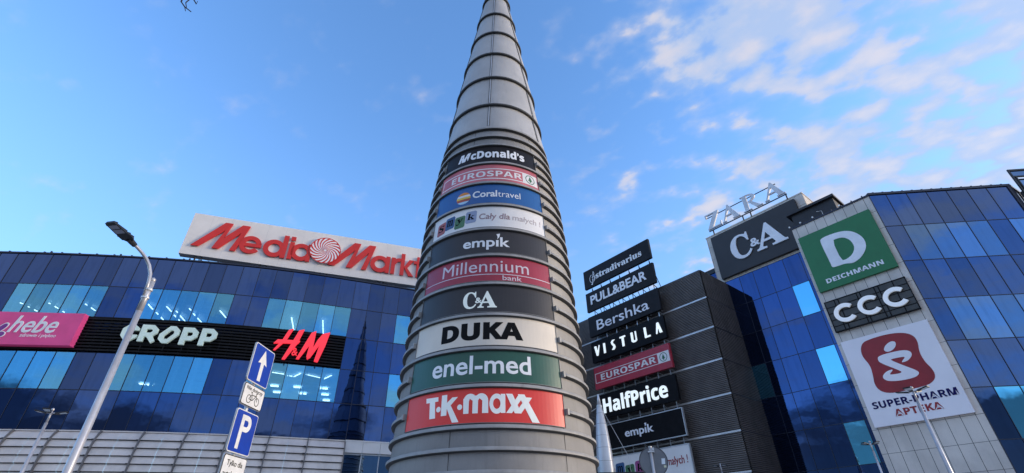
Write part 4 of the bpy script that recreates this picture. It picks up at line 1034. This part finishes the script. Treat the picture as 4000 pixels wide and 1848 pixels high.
A2 = plate('bicycle_plate', 1.892, 2.215, ROADW, INK, .016)
def bike(q):
    for cx in (.19, .42): poly(q, FT, [ell(cx, 2.0, .062, .062, 22), ell(cx, 2.0, .052, .052, 22)], .002, .004)
    for i, (a, b_) in enumerate((((.19, 2.0), (.25, 2.07)), ((.25, 2.07), (.37, 2.075)), ((.37, 2.075), (.29, 1.995)), ((.29, 1.995), (.235, 2.10)), ((.19, 2.0), (.29, 1.995)), ((.42, 2.0), (.365, 2.11)), ((.365, 2.11), (.40, 2.12)), ((.21, 2.105), (.26, 2.105)))): poly(q, FT, [bar(a, b_, .010)], .0015, .0041 + i * .0001)
    letters(q, FT, 'Nie dotyczy', .07, .53, 2.125, 2.178, .002, 'reg', .006, 0, 'N', d0=.004)
put(A2, 'print', INK, bike)
A3 = plate('parking_sign', 1.238, 1.832, ROADB, ROADW, .016)
put(A3, 'letter', ROADW, lambda q: poly(q, FT, [[(.17, 1.30), (.17, 1.77)] + arc(.33, 1.655, .115, .115, 90, -90, 12) + [(.25, 1.54), (.25, 1.30)], [(.25, 1.61), (.25, 1.70)] + arc(.32, 1.655, .045, .045, 90, -90, 8)], .002, .004))
A4 = plate('bus_plate', .80, 1.213, ROADW, INK, .016)
put(A4, 'print', INK, lambda q: (letters(q, FT, 'Tylko dla', .10, .50, 1.075, 1.145, .002, 'reg', .006, 0, 'T', d0=.004), letters(q, FT, 'autobus\u00f3w', .06, .54, .935, 1.01, .002, 'reg', .006, 0, 'b', d0=.004)))
q = MB(); q.tube([FT(SW / 2, GZ, -.06), FT(SW / 2, 2.80, -.06)], .03, 12); q.build('post', STEEL, T)
for z in (2.7, 2.35, 2.05, 1.7, 1.35, 1.1):
    q = MB(); q.box(FT, SW / 2 - .06, SW / 2 + .06, z - .015, z + .015, -.1, -.025); q.build('clamp', STEEL, T)

# round road sign seen from behind
c = Pz(14.68, 0, 12.0); FRS = plane((c.x, c.y), -12)
T = thing('round_road_sign', 'round grey road sign seen from the back with two small stickers', 'road sign', (c.x, c.y, GZ))
q = MB(); poly(q, FRS, [ell(0, 1.62, .305, .305, 40)], .02, -.05); q.build('disc', GREYP, T)
q = MB(); poly(q, FRS, [ell(0, 1.62, .310, .310, 40), ell(0, 1.62, .293, .293, 40)], .03, -.053); q.build('rim', mat('dark_rim', (.05, .05, .06), .5), T)
q = MB(); q.tube([FRS(-.03, GZ, .01), FRS(-.03, 1.90, .01)], .034, 14); o = q.build('post', STEEL, T); [setattr(f_, 'use_smooth', True) for f_ in o.data.polygons]
q = MB(); q.tube([FRS(-.03, 1.90, .01), FRS(-.03, 1.925, .01)], .038, 14); q.box(FRS, .0, .05, 1.84, 1.9, -.03, .03); q.box(FRS, -.09, .05, 1.8, 1.83, -.03, .048); q.build('cap', STEEL, T)
put(T, 'white_sticker', mat('sticker_white', (.65, .72, .78), .4), lambda q: q.box(lambda u, z, d_: FRS(u + (z - 1.6) * .1, z, d_), .17, .245, 1.56, 1.675, -.0285, -.0275))
put(T, 'yellow_sticker', mat('sticker_yellow', (.6, .6, .42), .4), lambda q: q.box(FRS, .205, .255, 1.49, 1.535, -.0285, -.0275))

# small white cone on the entrance canopy, with a stay cable
c = Pz(9.66, 0, 30.0)
T = thing('canopy_cone', 'slim pale metal cone on the entrance canopy beside the big tower', 'cone', (c.x, c.y, 3.5))
cz_ = [(3.5, .47), (4.15, .455), (4.85, .42), (5.5, .37), (6.15, .30), (6.75, .215), (7.25, .13), (7.88, .04)]
for i, ((za, ra), (zb_, rb_)) in enumerate(zip(cz_, cz_[1:])):
    q = MB(); q.tube([(c.x, c.y, za + .012), (c.x, c.y, zb_)], [ra, rb_ + .004], 24, cap=(i == 6)); o = q.build('cone_section', mat('pale_cone', (.62, .63, .66), .4, .3, .06), T)
    for f_ in o.data.polygons: f_.use_smooth = len(f_.vertices) == 4
    q = MB(); q.tube([(c.x, c.y, zb_ - .012), (c.x, c.y, zb_ + .014)], rb_ - .002, 24, cap=False)
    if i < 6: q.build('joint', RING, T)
q = MB(); q.tube([(c.x + .02, c.y - .12, 7.2), (c.x + 1.2, c.y - .6, 4.35), (c.x + 1.25, c.y - .6, 3.5)], .012, 6); q.tube([(c.x - .02, c.y - .1, 7.15), (c.x - .9, c.y - .3, 6.6)], .010, 6)
q.tube([(c.x, c.y, 7.12), (c.x, c.y, 7.2)], .17, 16); q.build('stay_cable', STEEL, T)
q = MB(); q.hexa([(c.x - 4, c.y - 1.0, 3.36), (c.x + 1.9, c.y - 1.0, 3.36), (c.x + 1.9, c.y + 3, 3.36), (c.x - 4, c.y + 3, 3.36), (c.x - 4, c.y - 1.0, 3.49), (c.x + 1.9, c.y - 1.0, 3.49), (c.x + 1.9, c.y + 3, 3.49), (c.x - 4, c.y + 3, 3.49)])
T = thing('entrance_canopy', 'flat dark canopy roof carrying the small pale cone', 'canopy', (c.x, c.y, GZ)); q.build('roof', DKSTEEL, T)
for dx_, dy_ in ((-3.6, -.7), (1.6, -.7), (1.6, 2.6), (-3.6, 2.6)):
    q = MB(); q.tube([(c.x + dx_, c.y + dy_, GZ), (c.x + dx_, c.y + dy_, 3.36)], .09, 12); q.build('column', STEEL, T)

# bare tree beside the viewer; only its lowest twigs reach into view
T = thing('bare_tree', 'leafless dark twigs hanging into the sky at the upper left', 'tree', (-7.0, -1.5, GZ))
tr = MB(); tr.tube([(-7, -1.5, GZ), (-6.95, -1.4, 1), (-6.8, -1.2, 3.2), (-6.7, -1.1, 5.2), (-6.8, -1.0, 8.5)], [.17, .14, .11, .09, .02], 9); tr.build('trunk', BARK, T)
tw = MB()
def V3(x, y, h):  # twig point from bearing / slope / distance
    return tuple(Pz(x, y, h))
main = [(-6.75, -1.15, 4.6), (-6.2, -.2, 5.8), (-5.2, .9, 6.0), (-4.2, 1.9, 5.6), V3(-50.8, 1.16, 4.3), V3(-50.45, 1.095, 4.3), V3(-49.85, 1.087, 4.3), V3(-49.0, 1.0846, 4.3)]
tw.tube(main, [.05, .035, .026, .014, .009, .007, .006, .005], 6)
tw.tube([main[3], V3(-50.0, 1.19, 4.35), V3(-49.87, 1.1155, 4.35), V3(-50.0, 1.1014, 4.35), V3(-49.68, 1.089, 4.35)], [.012, .008, .006, .005, .004], 5)
tw.tube([main[3], V3(-50.2, 1.2, 4.4), V3(-49.5, 1.127, 4.4), V3(-48.95, 1.118, 4.4), V3(-49.0, 1.128, 4.4)], [.012, .008, .007, .007, .004], 5)
tw.tube([V3(-49.85, 1.087, 4.3), V3(-49.55, 1.076, 4.3)], [.005, .003], 5)
def grow(p_, dr, L, r_, dep):
    if dep == 0: return
    e = p_ + dr * L; tw.tube([tuple(p_), tuple((p_ + e) / 2 + Vector((random.uniform(-.05, .05), random.uniform(-.05, .05), .04)) * L), tuple(e)], [r_, r_ * .8, r_ * .55], 5)
    for _ in range(3):
        nd_ = (dr + Vector((random.uniform(-.7, .7), random.uniform(-.7, .7), random.uniform(-.25, .6)))).normalized(); grow(e, nd_, L * .68, r_ * .55, dep - 1)
for i in range(5): grow(Vector((-6.8, -1.15, 3.4 + i * .9)), Vector((-.8 - .1 * i, -.9 + .15 * i, .75)).normalized(), 1.3, .045, 4)
tw.build('branches', BARK, T)

# lift everything so that the ground lies at z = 0
for o in list(COL.objects):
    if o.parent is None: o.location.z += EYE
for o in COL.objects:
    if '_org' in o: del o['_org']
